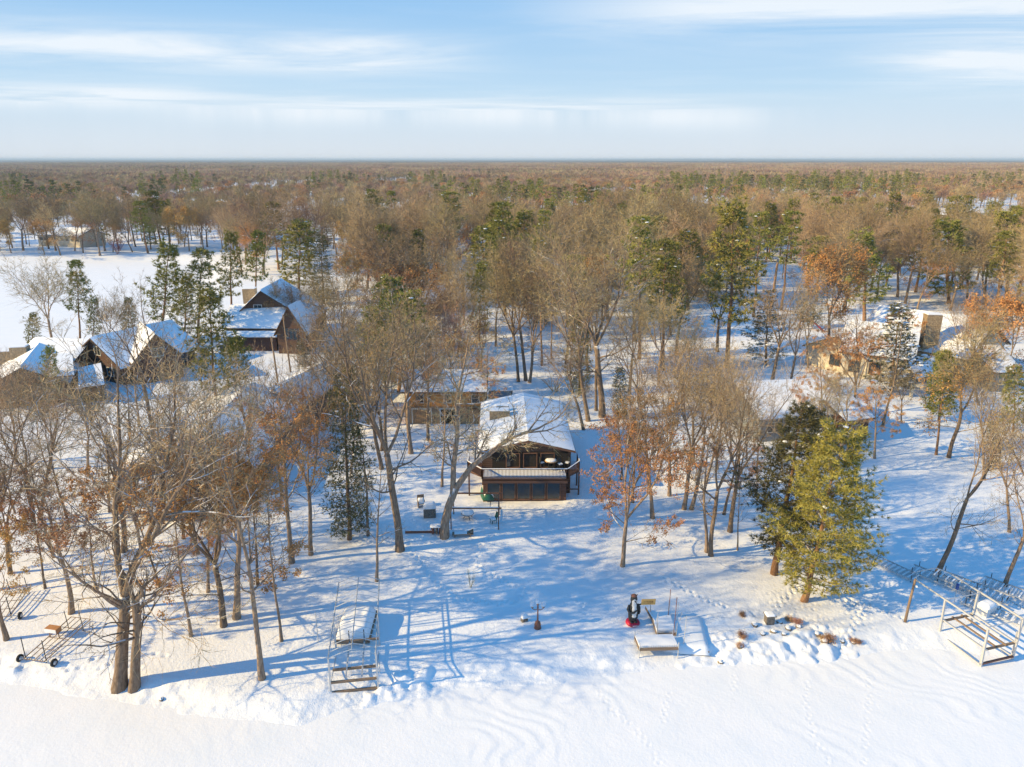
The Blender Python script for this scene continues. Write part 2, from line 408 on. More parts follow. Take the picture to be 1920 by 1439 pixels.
def pine(seed,Ht=17,r0=.26,clear=.25,wid=.24,tuft=12,tl=.36,tw=.06,whorls=20,per=5,mat='needle',snow=.1,gap=.15,nm='pine',flat=.5,sub=6,dense=False):
    rr.seed(seed); T=MB();C=MB()
    n=10;pts=[Vector((0,0,-.5))];rad=[r0*1.3];p=Vector((0,0,-.5))
    for i in range(1,n+1):
        p=p+Vector((rr.uniform(-.1,.1),rr.uniform(-.1,.1),(Ht+.2)/n)); pts.append(p.copy()); rad.append(max(.03,r0*(1-.93*i/n)))
    T.tube(pts,rad,8)
    def at(z):
        j=max(0,min(n-.001,(z+.5)/(Ht+.2)*n)); i=int(j); return pts[i].lerp(pts[i+1],j-i)
    def tuf(q,d,s_=1):
        up=(d+Vector((0,0,.5))).normalized()
        for _ in range(tuft):
            dd=(up*.75+rvec()).normalized(); l=tl*s_*rr.uniform(.7,1.15); sd=dd.cross(rvec())
            if sd.length<1e-3: continue
            sd=sd.normalized()*tw*.5
            C.tri(q-dd*.04-sd,q-dd*.04+sd,q+dd*l,1)
        if rr.random()<snow:
            w=rr.uniform(.12,.28); C.ball(q+Vector((0,0,.12)),w,6,4,2,(1,1,.4))
    for w in range(whorls):
        t=(w+rr.random()*.6)/whorls; z=Ht*(clear+(1-clear)*t)
        prof=(wid*Ht)*((1-t)**.6*.92+.12)*(1 if t>.25 else .6+1.6*t)*(1. if dense else .72+.55*rr.random())
        for b in range(per):
            if rr.random()<gap: continue
            a=w*1.3+b*6.283/per+rr.uniform(-.4,.4); L=prof*rr.uniform(.6,1.18)*(1. if dense else .55+.85*float(vn(math.cos(a)*1.3+5+seed,math.sin(a)*1.3+z*.38+20,seed)))
            e=rr.uniform(-.05,.25)+t*.7 if not dense else rr.uniform(-.35,-.1)+t*.5
            d=Vector((math.cos(a),math.sin(a),e)).normalized(); q=at(z); bp=[q.copy()]; nseg=4
            for i in range(nseg):
                d=(d+Vector((0,0,.09 if not dense else .05))+rvec()*.08).normalized(); q=q+d*L/nseg; bp.append(q.copy())
            br=max(.02,r0*.2*(1-t*.7)); C.tube(bp,[br,br*.75,br*.5,br*.35,br*.2],3,False,0)
            for k in range(sub):
                u=.25+.75*(k+rr.random())/sub if not dense else .08+.92*(k+rr.random())/sub
                j=u*nseg;i0=min(int(j),nseg-1); o=bp[i0].lerp(bp[i0+1],j-i0); sgn=1 if k%2 else -1
                sd=Vector((-math.sin(a),math.cos(a),0))*sgn; dd=(d*.8+sd+rvec()*.25).normalized(); dd.z*=flat; 
                sl=L*.38*(1.15-u)+.35
                twig(C,o,dd,sl,.03,0)
                nt_=max(1,int(sl/(tl*.85)))
                for g in range(nt_): tuf(o+dd*sl*(g+1)/nt_+rvec()*.08,dd,rr.uniform(.8,1.2))
            tuf(bp[-1],d)
    tuf(pts[-1],Vector((0,0,1)),1.1)
    return T.mesh(nm+'_trunk','pinebark' if not dense else 'barkd',True),C.mesh(nm+'_crown',['barkd',mat,'roofsnow']),Ht
def fartree(seed,Ht=17,leaf=None,n=420,w=.2,L=2.0,wid=.33,twm='twig'):
    rr.seed(seed);T=MB();C=MB()
    T.tube([(0,0,-.5),(rr.uniform(-.2,.2),0,Ht*.4),(rr.uniform(-.5,.5),rr.uniform(-.5,.5),Ht*.75)],[.26,.2,.08],4)
    c0=Vector((0,0,Ht*.42))
    lobes=[(Vector((rr.uniform(-1,1)*wid*Ht*.5,rr.uniform(-1,1)*wid*Ht*.5,Ht*rr.uniform(.55,.78))),Ht*wid*rr.uniform(.5,.75)) for _ in range(6)]
    for lc,lr in lobes: T.tube([c0,c0.lerp(lc,.6)+rvec()*.3,lc],[.14,.08,.03],3,False)
    for i in range(n):
        lc,lr=rr.choice(lobes); v=rvec(); v.z=abs(v.z)*.9-.25; q=lc+v*lr*rr.uniform(.25,1.0)
        if q.z>Ht: continue
        dd=((q-c0).normalized()*.9+rvec()*.7+Vector((0,0,.3))).normalized()
        twig(C,q-dd*L*.4,dd,L*rr.uniform(.6,1.2),w,0)
        if leaf and rr.random()<.8: leafc(C,q,3,.8,.75,1)
    return T.mesh('far_trunk','bark'),C.mesh('far_crown',[twm]+([leaf] if leaf else [])),Ht
def shrubmesh(seed,Ht=2.2,n=14,m='twig',lf=None,w=.025):
    rr.seed(seed);C=MB()
    for i in range(n):
        a=rr.uniform(0,6.28);d=Vector((math.cos(a)*.6,math.sin(a)*.6,1.1+rr.random())).normalized();p=Vector((math.cos(a)*.1,math.sin(a)*.1,-.1));L=Ht*rr.uniform(.6,1);pts=[p]
        for k in range(4): d=(d+rvec()*.2).normalized(); p=p+d*L/4; pts.append(p.copy())
        C.tube(pts,[.03,.025,.018,.012,.008],3,False,0)
        for k in range(14):
            j=rr.uniform(1,3.99);q=pts[int(j)].lerp(pts[int(j)+1],j%1); dd=(d+rvec()*.9).normalized(); twig(C,q,dd,Ht*rr.uniform(.15,.4),w,0)
            if lf: leafc(C,q+dd*.3,3,.25,.12,1)
    return C.mesh('shrub_stems',[m]+([lf] if lf else []))
# ------------------------------------------------------------ tree prototypes
def prot():
    D={}
    for i in range(4):
        D['oak%d'%i]=BT(10+i,20,.34,[.42,.36,.48,.4][i],'oak',4,.021,3,dens=.88).done('oak')
    for i in range(3):
        D['slim%d'%i]=BT(30+i,17,.2,[.4,.5,.35][i],'slim',4,.02,2,dens=.7,spread=.85).done('slim')
    for i in range(3):
        D['leafy%d'%i]=BT(40+i,16,.22,[.3,.4,.35][i],'slim' if i else 'oak',4,.022,3,leaf='leafd' if i==1 else 'leaf',leafn=32,leafzone=(.08,.78),dens=.8,spread=1.1,leafsz=.16).done('leafy')
    D['big']=BT(71,22,.44,.3,'oak',4,.022,3,dens=.95,low=5,spread=1.3,wander=.25).done('big')
    D['stub']=BT(52,11,.34,.62,'oak',4,.022,3,dens=.7,low=10,spread=1.2,wander=.34).done('stub')
    D['full0']=BT(53,14,.24,.3,'oak',4,.022,2,leaf='leaf',leafn=11,leafzone=(.2,.9),dens=1.05,spread=1.2).done('full')
    for i in range(3):
        D['mid%d'%i]=BT(60+i,19,.32,[.38,.32,.44][i],'oak',3,.036,11,dens=1.2,wander=.24,rmin=.02).done('mid')
    D['midr']=BT(66,18,.26,.36,'oak',3,.036,11,dens=1.2,twm='twigr',rmin=.02).done('midr')
    D['mleaf0']=BT(68,15,.26,.3,'oak',3,.04,7,dens=1.3,leaf='leaf',leafn=30,leafzone=(.2,1),leafsz=.3,leafsp=.75,rmin=.02).done('mleaf')
    D['mleaf1']=BT(69,17,.26,.4,'oak',3,.04,9,dens=1.3,leaf='leafd',leafn=18,leafzone=(.2,.7),leafsz=.28,leafsp=.6,rmin=.02).done('mleaf')
    D['birch0']=BT(74,17,.17,.3,'slim',3,.04,13,dens=1.2,spread=.75,barkm='birch',twm='twigr',rmin=.02).done('birch')
    D['pale0']=BT(76,14,.26,.28,'oak',4,.022,4,dens=.7,spread=1.3,barkm='palebark').done('pale')
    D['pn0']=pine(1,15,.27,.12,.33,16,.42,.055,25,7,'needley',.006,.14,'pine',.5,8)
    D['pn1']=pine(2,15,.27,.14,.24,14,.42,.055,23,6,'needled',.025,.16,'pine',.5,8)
    D['pm0']=pine(3,18,.27,.28,.22,12,.62,.12,17,6,'needle',.02,.2,'pine',.25,5)
    D['pm1']=pine(4,20,.27,.42,.19,12,.62,.12,15,6,'needle',.02,.2,'pine',.3,5)
    D['pm2']=pine(5,14,.22,.12,.28,12,.65,.13,14,6,'needle',.015,.15,'pine',.4,5)
    D['pr0']=pine(8,22,.22,.48,.15,12,.6,.12,14,5,'needle',.03,.2,'pine',.4,5)
    D['sp0']=pine(6,16,.2,.05,.17,6,.34,.07,30,6,'needled',.012,.1,'spruce',.3,6,True)
    D['sp1']=pine(7,12,.16,.04,.22,6,.4,.09,22,6,'needled',.14,.05,'spruce',.3,6,True)
    D['sp2']=pine(9,10,.12,.05,.18,7,.3,.07,20,5,'needled',.12,.2,'spruce',.5,5)
    return D
PR=prot()
# the oak leaning over the cabin roof
def leanoak():
    rr.seed(99); b=BT(98,2,.01,.5,'slim',4,.022,4,leaf='leafd',leafn=16,leafzone=(-5,8.5),dens=1.0,leafsz=.15)
    b.T=MB();b.C=MB();b.Ht=1.;b.dens=1.3
    tr=[V(0,0,-.5),V(.1,0,1.5),V(.5,.1,3.2),V(1.2,.2,5)]
    b.T.tube(tr,[.5,.4,.36,.33],9)
    A=[tr[-1],V(2.6,.4,7.0),V(4.6,.3,8.8),V(6.6,.2,10.1),V(8.8,0,11.0)]
    b.T.tube(A,[.3,.26,.2,.15,.1],7,False)
    B=[V(.9,.1,4.3),V(1.0,.6,7),V(1.4,1.,10),V(1.3,1.4,13),V(2.0,1.8,16)]
    b.T.tube(B,[.28,.24,.2,.15,.09],7,False)
    for L_,k in ((A,9),(B,12)):
        for i in range(k):
            j=.7+3.2*(i+rr.random()*.8)/k; q=L_[int(j)].lerp(L_[min(int(j)+1,4)],j%1)
            a=rr.uniform(0,6.28); d=V(math.cos(a)+(.5 if L_ is A else 0),math.sin(a),rr.uniform(.1,.9)).normalized()
            b.grow(q,d,rr.uniform(3,5.2),.1,2)
    b.grow(A[-1],V(.8,0,.5).normalized(),4.5,.09,2); b.grow(B[-1],V(.2,0,1),4,.09,2)
    return b.done('lean')
PR['lean']=leanoak()
rs=random.Random(5)
KN={'p':('pine_tree','pine'),'s':('spruce_tree','spruce')}
TREES=[]
def put(pr,X,Y,Z,scale,wm,rz,tilt,label,cat=None,group=None,name=None):
    t,c,h=PR[pr]
    nm,ct=('pine_tree','pine tree') if pr[:2] in('pn','pm','pr') else ('spruce_tree','spruce tree') if pr[:2]=='sp' else ('birch_tree','birch tree') if pr[:5]=='birch' else ('leafy_oak_tree','oak tree') if pr[:5] in('leafy','full0','mleaf') else ('bare_tree','bare tree')
    o=empty(name or nm,(X,Y,Z),0,label,cat or ct,group)
    o.rotation_mode='XYZ'; o.matrix_world=Matrix.Translation((X,Y,Z))@Matrix.Rotation(tilt,4,'Y')@Matrix.Rotation(rz,4,'Z')@Matrix.Diagonal((scale*wm,scale*wm,scale,1))
    part('trunk',t,o); part('crown',c,o); TREES.append((X,Y)); return o
def T(x,yb,yt,pr,label,xt=None,w=1.,rz=None,group=None):
    X,Y,z=G(x,yb); lo,hi=.5,45
    for _ in range(40):
        m=(lo+hi)/2
        if PX(X,Y,z+m)[1]>yt: lo=m
        else: hi=m
    hh=lo; tilt=0
    if xt is not None:
        xv=PX(X,Y,z+hh)[0]; sc_=PX(X+1,Y,z+hh)[0]-xv; tilt=math.atan2((xt-xv)/sc_,hh)
    if rz is None: rz=rs.uniform(0,6.28)
    if Y>100 and pr[:3]=='oak': pr='mid%d'%(int(pr[3])%3)
    elif Y>100 and pr[:5]=='leafy': pr='mleaf1'
    h0=PR[pr][2]
    return put(pr,X,Y,z-.05,hh/h0/math.cos(tilt),w,rz,tilt,label,group=group)
HT=[
(225,1288,690,'big','largest bare tree with thick forked trunk at the lake edge on the left',240,1.,1.0),
(252,1291,1010,'stub','stout bare trunk with low drooping branches, right beside the largest forked tree',250,1.,0),
(492,1273,790,'slim0','slender bare tree standing alone near the lake left of the empty boat lift',440,1.,0),
(529,1203,890,'slim1','thin pole-like bare sapling between the alone-standing slender tree and the boat lift',519,.7,0),
(358,1193,880,'slim2','thin bare tree leaning left just right of the largest forked tree',292,.8,1),
(419,1175,780,'leafy0','brown-leaved oak, left and nearer of two side by side right of the forked tree',372,1.1,0),
(443,1160,760,'leafy1','right one of two side-by-side brown-leaved oaks, rusty leaves low on its trunk',402,1.1,2),
(547,1055,690,'leafy2','oak with rusty leaf clumps next to a darker straight trunk behind the yard',526,1.,0),
(583,1040,700,'oak1','dark straight trunk leaning slightly left beside the rusty-leaved oak',537,.75,3),
(232,1035,730,'oak2','large bare tree with a thick trunk on the slope behind the largest forked tree',205,.95,0),
(133,1150,870,'leafy1','low orange-brown leaved oak left of the largest forked tree',96,1.25,1),
(12,1200,900,'leafy2','bare reddish trunk leaning left at the left edge of the photo',-70,1.,0),
(62,985,720,'oak3','bare tree with two close trunks at far left in front of the long cabin',55,.9,0),
(75,975,735,'oak0','second bare trunk close beside the double bare tree at far left',85,.8,0),
(-30,1110,770,'oak1','bare tree at the left edge whose branches reach into the photo',-40,1.,0),
(300,1100,870,'slim0','thin bare tree leaning left behind the low orange-brown oak',232,.8,0),
(345,1010,760,'slim1','small bare tree with thin stem in front of the white cabin entrance',330,.9,0),
(706,1090,830,'slim2','thin straight bare tree standing alone in the middle of the snowy yard',690,.9,1),
(751,1032,575,'oak0','tall bare tree with thick trunk standing left of the fire pit',738,1.,2.1),
(690,1005,760,'slim0','slender bare tree between the dark spruce and the tall tree by the fire pit',672,.9,0),
(828,912,690,'slim1','straight bare trunk behind the leaning oak left of the cabin deck',815,.9,0),
(771,850,610,'oak2','bare tree with ochre crown behind the fire pit, left of two close trunks',752,1.,0),
(803,826,620,'oak3','bare tree with ochre crown behind the fire pit, right of two close trunks',800,.9,0),
(716,880,640,'oak1','bare tree with bushy crown behind the dark spruce',700,.95,0),
(1168,1062,740,'leafy0','rusty-leaved oak with a crooked short trunk alone in the yard right of the cabin',1215,.95,0),
(1224,972,680,'leafy2','bare oak with pinkish-brown twigs behind the crooked rusty-leaved oak',1200,.95,0),
(1283,955,690,'oak0','left trunk of the dark leaning pair right of the cabin',1330,.9,1),
(1296,955,700,'oak2','right trunk of the dark leaning pair right of the cabin',1352,.85,4),
(1325,1035,750,'slim2','left stem of a slim pair left of the dark pine',1335,1.,0),
(1333,1042,720,'oak3','right stem of a slim pair left of the dark pine',1330,.8,0),
(1369,997,700,'oak1','bare tree leaning right with reddish trunk between the slim pair and the dark pine',1400,.9,0),
(1383,1032,880,'slim0','thin sapling directly left of the dark pine',1392,.8,0),
(1452,1077,762,'pn1','dark green pine with snow flecks and a tapered top, left of the yellow-green pine',1504,1.15,0),
(1507,1127,820,'pn0','broad sunlit yellow-green pine closest to the lake shore',1583,1.1,0),
(1755,853,660,'pm1','reddish-barked pine left of a thicker bare trunk below the cream house',1772,.9,0),
(1779,858,620,'mleaf1','oak with a thick pale trunk right of the reddish pine below the cream house',1800,1.,0),
(1757,1075,770,'oak2','big bare tree leaning strongly right behind the stacked dock frames',1885,.8,0),
(1884,1098,820,'oak1','crooked bare tree leaning right at the right edge of the photo',1962,.8,0),
(1893,998,800,'oak0','straight bare trunk near the right edge behind the crooked leaning tree',1902,.8,0),
(1940,1010,760,'oak3','bare tree at the right edge with a wide pale crown',1930,1.,0),
(1862,880,790,'sp0','dark spruce half hidden behind pale branches near the right edge',1862,1.2,0),
(1845,900,700,'oak0','bare ochre tree in front of the right edge spruce',1862,.8,0),
(1103,790,500,'oak1','bare tree with thin trunk right behind the main cabin roof',1090,.85,0),
(1130,782,455,'oak0','tallest spreading bare tree behind the main cabin',1125,1.15,1.2),
(1118,770,520,'oak2','bare trunk between the two tall trees behind the main cabin',1118,.7,0),
(1165,785,690,'sp1','snow-dusted spruce right of the main cabin roof',1163,1.,0),
(1087,742,560,'sp0','dark drooping spruce behind the right side of the main cabin roof',1088,1.1,0),
(972,716,480,'oak3','bare tree, left of the trio standing on the snow behind the garage',962,.8,0),
(986,714,465,'oak2','bare tree, middle of the trio standing on the snow behind the garage',975,.85,0),
(993,718,500,'oak1','bare tree leaning right in the trio standing on the snow behind the garage',1035,.8,0),
(1016,686,450,'pr0','tall bare-stemmed pine right of the trio behind the garage',1013,.9,0),
(1034,673,500,'pr0','shorter bare-stemmed pine right of the tall one behind the garage',1035,.9,2),
(1205,805,600,'oak3','bare tree between the snow-dusted spruce and the shaded house',1200,.9,0),
(1253,850,640,'oak1','bushy ochre bare tree in front of the open lawn',1262,.9,0),
(1300,870,670,'oak0','bare tree with ochre twigs left of the shaded house',1310,.9,0),
(1345,880,690,'mid1','dense bare tree at the left corner of the shaded house',1348,.9,0),
(1400,860,700,'slim1','slim bare tree in front of the shaded house wall',1398,.9,0),
(1480,760,560,'oak2','bare tree rising behind the shaded house roof',1500,.8,0),
(1545,830,650,'leafy2','bare oak with rusty flecks at the right end of the shaded house',1540,1.,0),
(1590,850,700,'oak3','wide bare tree right of the shaded house deck',1590,1.,0),
(1600,780,590,'leafy0','orange-flecked oak in front of the cream house left wall',1600,1.,0),
(1655,800,570,'slim2','slim tree leaning right across the cream house wall',1690,.9,0),
(1668,735,575,'sp2','small dark pine standing in front of the cream house gable',1682,1.6,0),
(1760,790,665,'pm2','snow-flecked green pine in front of the cream house porch',1762,1.,0),
(1690,790,690,'mid0','low bushy bare tree below the cream house',1690,.8,0),
(1835,760,600,'oak2','bare tree right of the cream house chimney',1815,.8,0),
(1900,810,690,'pm2','green pine at the right edge beside the cream house',1905,1.1,0),
(1890,720,560,'mleaf0','orange-leaved oak at the right edge behind the cream house',1890,1.1,0),
(655,1012,690,'sp0','dark narrow spruce with snow flecks in the middle of the yard',648,1.0,0),
(410,800,548,'pm0','large dark pine in front of the left brown lodges',392,1.05,0),
(440,780,640,'pm2','low green pine right of the large dark pine by the lodges',440,1.,0),
(300,655,462,'pm0','snowy pine, leftmost of the tall pines between the bay and the lodges',318,1.15,0),
(372,650,470,'pm1','second tall snowy pine between the bay and the lodges',382,1.3,0),
(345,665,520,'pm0','lower pine between the two tall snowy pines by the bay',350,1.,2),
(435,600,440,'pm0','tall pine behind the steep lodge chimney',432,1.,0),
(478,590,435,'pm1','tall pine at the left of the steep blue lodge roof',485,1.,0),
(150,650,490,'pm1','tall open pine beside the frozen bay in front of a bare tree',140,1.,0),
(172,655,560,'pm0','smaller pine right of the tall open pine by the frozen bay',178,.9,0),
(245,650,560,'pm0','dark low pine by the bay left of the large snowy pines',240,1.,0),
(60,655,590,'pm2','short dark pine at the shore of the bay, far left',60,1.,0),
(100,655,500,'oak0','forked bare tree with reddish twigs on the shore of the frozen bay',75,1.,0),
(205,660,560,'mid0','thin bare tree over the frozen bay between pines',215,.9,0),
(100,760,655,'pm2','young pine in front of the left lodge roof',92,.8,0),
(290,850,570,'oak2','bare tree with V-shaped pale trunk in front of the left lodge',250,.9,0),
(262,800,600,'slim1','thin birch-like tree in front of the lodge dormer',265,.9,0),
(30,870,700,'mid1','brown bushy tree at the far left below the lodge',25,1.1,0),
(95,880,710,'mid0','brown bushy tree below the left lodge, second from the left edge',90,1.1,0),
(165,890,740,'mid2','brown bushy tree below the left lodge, third from the left edge',155,1.,0),
(345,870,690,'oak3','bare tree in front of the lodge walls over the long cabin roof',335,.8,0),
(400,900,700,'oak1','bare dark tree rising over the long cabin roof, left one',378,.85,0),
(470,905,690,'oak0','bare dark tree rising over the long cabin roof, right one',452,.85,0),
(530,930,720,'leafy1','rusty-leaved oak at the corner of the long cabin',520,1.1,0),
(330,960,770,'leafy2','oak with brown leaves in front of the white cabin entrance',320,1.1,0),
(395,1000,790,'leafy0','bushy brown-leaved oak in front of the long cabin wall',380,1.1,0),
(606,708,580,'pale0','pale forked tree standing alone in the snow right of the steep lodge',650,.9,0),
(563,640,540,'mid1','bare tree behind the steep lodge right wing',560,.9,0),
(560,555,420,'pm2','bright green pine in front of a snowy roof in the upper left',560,1.5,0),
(607,570,440,'sp0','dark tall conifer right of the bright green pine in the upper left',603,1.3,0),
(663,470,397,'pm2','small round pine alone above the orange oaks',664,1.,0),
(704,655,548,'sp0','left one of three green spruces by the snowy roof in the middle',712,1.9,0),
(742,665,525,'pm2','middle and tallest of three green conifers by the snowy roof',738,1.4,0),
(775,655,550,'pm2','right one of three green conifers by the snowy roof in the middle',772,1.5,0),
(665,720,600,'mid0','bushy ochre tree below the three green conifers, left one',690,1.1,0),
(725,760,600,'oak0','bushy ochre tree below the three green conifers, right one',730,1.,0),
(655,565,480,'mleaf0','rusty oak left of the three green conifers',650,1.,0),
(712,560,465,'mleaf0','brightest orange oak behind the three green conifers',700,1.1,0),
(775,560,475,'mleaf1','rusty brown oak above the snowy roof in the middle',770,1.,0),
(835,575,440,'mid2','bare tree with a tall straight trunk above the snowy roof in the middle',832,1.,0),
(905,560,430,'pm2','green spruce-like pine left in the central green group',905,1.5,0),
(898,640,500,'pm2','low green pine in front of the central green group',900,.8,0),
(935,550,418,'pm2','pine in the middle of the central green group',938,1.5,0),
(985,535,400,'pm0','dark round-topped pine right in the central green group',982,1.7,0),
(1210,530,415,'pm0','wide dark pine left of a pair right of the centre',1200,1.7,0),
(1245,525,410,'pm0','wide dark pine right of a pair right of the centre',1240,1.7,0),
(1362,690,388,'pm0','massive dark pine on the left of the open lawn',1376,1.1,0),
(1345,660,500,'mid0','bushy tree left of the massive dark pine',1340,1.1,0),
(1412,594,400,'pr0','tall red-barked pine with long bare stem, left of two beside the lawn',1425,1.3,0),
(1464,582,398,'pr0','tall red-barked pine with long bare stem, right of two beside the lawn',1482,1.4,3),
(1436,683,545,'sp2','small snow-laden dark conifer alone on the lawn',1445,1.5,0),
(1515,690,560,'mleaf1','orange-brown oak in front of the wooden play tower',1520,1.,0),
(1555,650,470,'mleaf0','rust-tinted oak right of the wooden play tower',1560,1.,0),
]
HT+=[
(1094,806,640,'oak3','bare tree at the right rear corner of the cabin with branches over its roof',1052,1.1,0),
(908,790,640,'leafy2','thin rusty tree between the garage door and the cabin roof',915,1.,0),
(790,790,650,'leafy0','rusty oak hiding the left end of the garage',790,1.1,0),
(700,760,585,'pm0','green-brown loose pine above the tall tree by the fire pit, left one',705,1.6,0),
(748,735,560,'pm2','tall olive pine behind the ochre bushy trees left of the garage',745,1.4,0),
(1075,640,480,'pm1','tall olive pine behind the two spreading trees at the cabin back',1075,1.6,0),
(1140,600,440,'oak3','bare tall tree between the wide dark pines and the cabin',1140,1.1,0),
(1020,590,450,'oak1','bare tall tree behind the two bare-stemmed pines',1025,1.1,0),
(870,610,470,'oak0','bare tall tree right of the middle snowy roof',868,1.1,0),
(1190,640,470,'oak2','bare tall tree left of the open lawn behind the spruce',1188,1.1,0),
(1290,580,440,'pm2','green bushy pine left behind the massive dark pine',1290,1.4,0),
(1620,620,440,'pm0','broad pine behind the cream house, left one',1618,1.5,0),
(1780,570,420,'pm2','broad green pine behind the cream house chimney',1780,1.5,0),
(1890,560,400,'pm0','tall green pine at the right edge behind the orange tree',1888,1.6,0),
(575,720,600,'leafy1','rusty tree between the steep lodge and the pale forked tree',578,.8,0),
(612,800,655,'mid0','ochre bushy tree behind the dark spruce, left of the steep lodge pole',612,1.,0),
(655,790,630,'oak3','ochre bare tree above the dark spruce tip',652,1.,0),
(690,800,620,'leafy2','tree with scattered rusty leaves above the tall fire pit tree, left side',690,1.,0),
(800,745,610,'leafy0','rusty bare tree over the orange garage roof, left one',800,.9,0),
(866,772,618,'full0','oak with a clump of bright orange leaves in front of the garage',862,.8,0),
(842,735,600,'midr','reddish bare tree behind the garage roof',845,1.,0),
(905,705,600,'midr','reddish twiggy tree at the right end of the garage roof',900,1.,0),
(760,700,590,'oak1','bare tree above the snow behind the garage, left of the reddish ones',765,1.,0),
(930,650,520,'mid2','bushy bare tree behind the trio of tall trunks',925,1.,0),
(1060,690,540,'mid1','bare tree right of the two bare-stemmed pines',1065,1.,0),
(1180,740,560,'oak2','ochre bare tree behind the snow-dusted spruce',1180,1.,0),
(1235,720,560,'mid0','bushy bare tree at the left side of the open lawn',1235,1.,0),
(1290,735,610,'leafy1','rusty bare tree in front of the open lawn',1290,1.,0),
(1165,900,730,'leafy1','pink-leaved slim oak right of the cabin roof corner',1172,.9,0),
(1255,930,700,'oak1','bare ochre tree between the leaning pair and the rusty oaks',1250,.9,0),
(1420,900,740,'slim2','slender bare tree left of the dark pine top',1425,1.,0),
(1560,900,720,'oak0','bare tree with wide snowy limbs right of the dark pine top',1570,1.1,0),
(1640,860,700,'leafy2','bare tree with a few rusty leaves right of the shaded house',1640,1.,0),
(470,830,700,'slim0','slender bare tree in front of the cream garage door',470,1.1,0),
(560,850,700,'leafy0','rusty twiggy tree at the cream garage side wall',562,.9,0),
(205,960,790,'leafy2','low brown-leaved tree in front of the long cabin, left end',200,1.,0),
(20,1075,850,'leafy0','orange-leaved oak at the far left behind the wheeled dock',15,1.2,0),
(180,1100,960,'leafy1','small rust-leaved tree directly behind the largest forked tree',175,1.3,0),
(390,1110,930,'leafy2','low rust-leaved tree behind the two side-by-side oaks',395,1.2,0),
(520,640,540,'mleaf1','rusty tree behind the steep lodge',530,.8,0),
(1000,620,500,'mleaf0','orange-flecked tree right of the central green pines',1000,.9,0),
(1440,640,500,'mid0','bare tree behind the small snowy conifer on the lawn',1300,.9,0),
]
HT=[r for r in HT if 'behind the small snowy conifer' not in r[4]]
for r in HT: T(r[0],r[1],r[2],r[3],r[4],xt=r[5],w=r[6],rz=r[7] or None)
xx,yy,zz=G(833,1008); put('lean',xx,yy,zz,1.,1.,0,0,'oak leaning right from the fire pit, long limb over the cabin roof',name='leafy_oak_tree',cat='oak tree')
def fillin(zone,n,protos,hr,label,group,seed,dmin=3.2):
    q_=random.Random(seed); k=0; t=0
    while k<n and t<400:
        t+=1; x=q_.uniform(zone[0],zone[2]); y=q_.uniform(zone[1],zone[3]); X,Y,z=G(x,y)
        if any((X-a)**2+(Y-b)**2<dmin*dmin for a,b in TREES): continue
        pr=q_.choice(protos); s=q_.uniform(*hr)/PR[pr][2]; k+=1
        put(pr,X,Y,z-.05,s,q_.uniform(.8,1.1),q_.uniform(0,6.28),q_.uniform(-.12,.1),label,group=group)
fillin((20,960,500,1130),11,['slim0','slim1','slim2','leafy1'],(8,13),'thin sapling among the brown-leaved oaks right and left of the largest forked tree','thin saplings among the left shore trees',1)
fillin((1180,860,1440,965),9,['slim0','slim1','leafy2'],(9,14),'thin tree in the grove between the cabin and the dark pine','thin trees in the grove right of the cabin',2)
fillin((640,640,880,705),7,['oak1','mid1','slim1','midr'],(11,16),'bare tree on the snow behind the garage and left of the trio of trunks','bare trees behind the garage',3)
fillin((1040,590,1260,700),7,['oak2','mid0','slim2','mleaf1'],(12,17),'bare tree between the spreading trees behind the cabin and the open lawn','bare trees left of the open lawn',4)
fillin((640,730,780,900),5,['oak3','slim0','leafy2'],(10,16),'bare tree on the slope between the dark spruce and the garage','bare trees on the slope left of the garage',5)
fillin((1580,700,1900,760),5,['slim1','leafy2','oak1'],(9,14),'bare tree right below the cream house walls','bare trees below the cream house',6)
# ------------------------------------------------------------ automatic woods (things to the cap, then one stuff object)
CLR=[[(-900,1439),(-900,485),(0,485),(290,478),(440,470),(440,520),(400,600),(400,725),(1600,725),(1600,760),(2900,800),(2900,1439)],
 [(390,530),(610,515),(680,560),(680,740),(400,740)],[(640,600),(700,570),(720,690),(640,720)],
 [(745,545),(880,545),(945,575),(945,612),(790,612)],[(1265,600),(1400,560),(1560,575),(1560,710),(1270,720)],
 [(1400,500),(1500,500),(1500,620),(1400,620)],[(1545,585),(1890,590),(1960,700),(1960,800),(1540,770)],
 [(880,640),(1100,640),(1100,740),(880,740)],[(68,442),(176,442),(176,468),(68,468)],[(495,430),(600,430),(610,500),(495,500)],
 [(1735,395),(1905,395),(1915,478),(1740,478)],[(600,480),(660,480),(660,540),(610,540)],[(850,500),(930,495),(900,540),(850,545)],
 [(690,345),(770,345),(790,356),(690,358)],[(1100,368),(1190,368),(1190,382),(1100,382)],[(800,420),(860,420),(870,450),(800,450)],[(1290,470),(1330,470),(1320,520),(1280,520)],
 [(400,330),(520,330),(520,336),(400,336)],[(1240,395),(1420,395),(1420,408),(1240,408)],[(840,470),(880,470),(880,500),(840,500)],[(1700,480),(1780,500),(1760,560),(1700,540)],[(960,440),(1060,440),(1080,470),(960,470)]]
def inpoly(poly,x,y):
    c=False;n=len(poly)
    for i in range(n):
        x1,y1=poly[i];x2,y2=poly[(i+1)%n]
        if (y1>y)!=(y2>y) and x<(x2-x1)*(y-y1)/(y2-y1)+x1: c=not c
    return c
ra=random.Random(21); cand=[]
hand=list(TREES)
cell={}
def okd(x,y,d):
    k=(int(x//14),int(y//14))
    for i in (-1,0,1):
        for j in (-1,0,1):
            for (a,b) in cell.get((k[0]+i,k[1]+j),()):
                if (a-x)**2+(b-y)**2<d*d: return False
    return True
def addc(x,y): cell.setdefault((int(x//14),int(y//14)),[]).append((x,y))
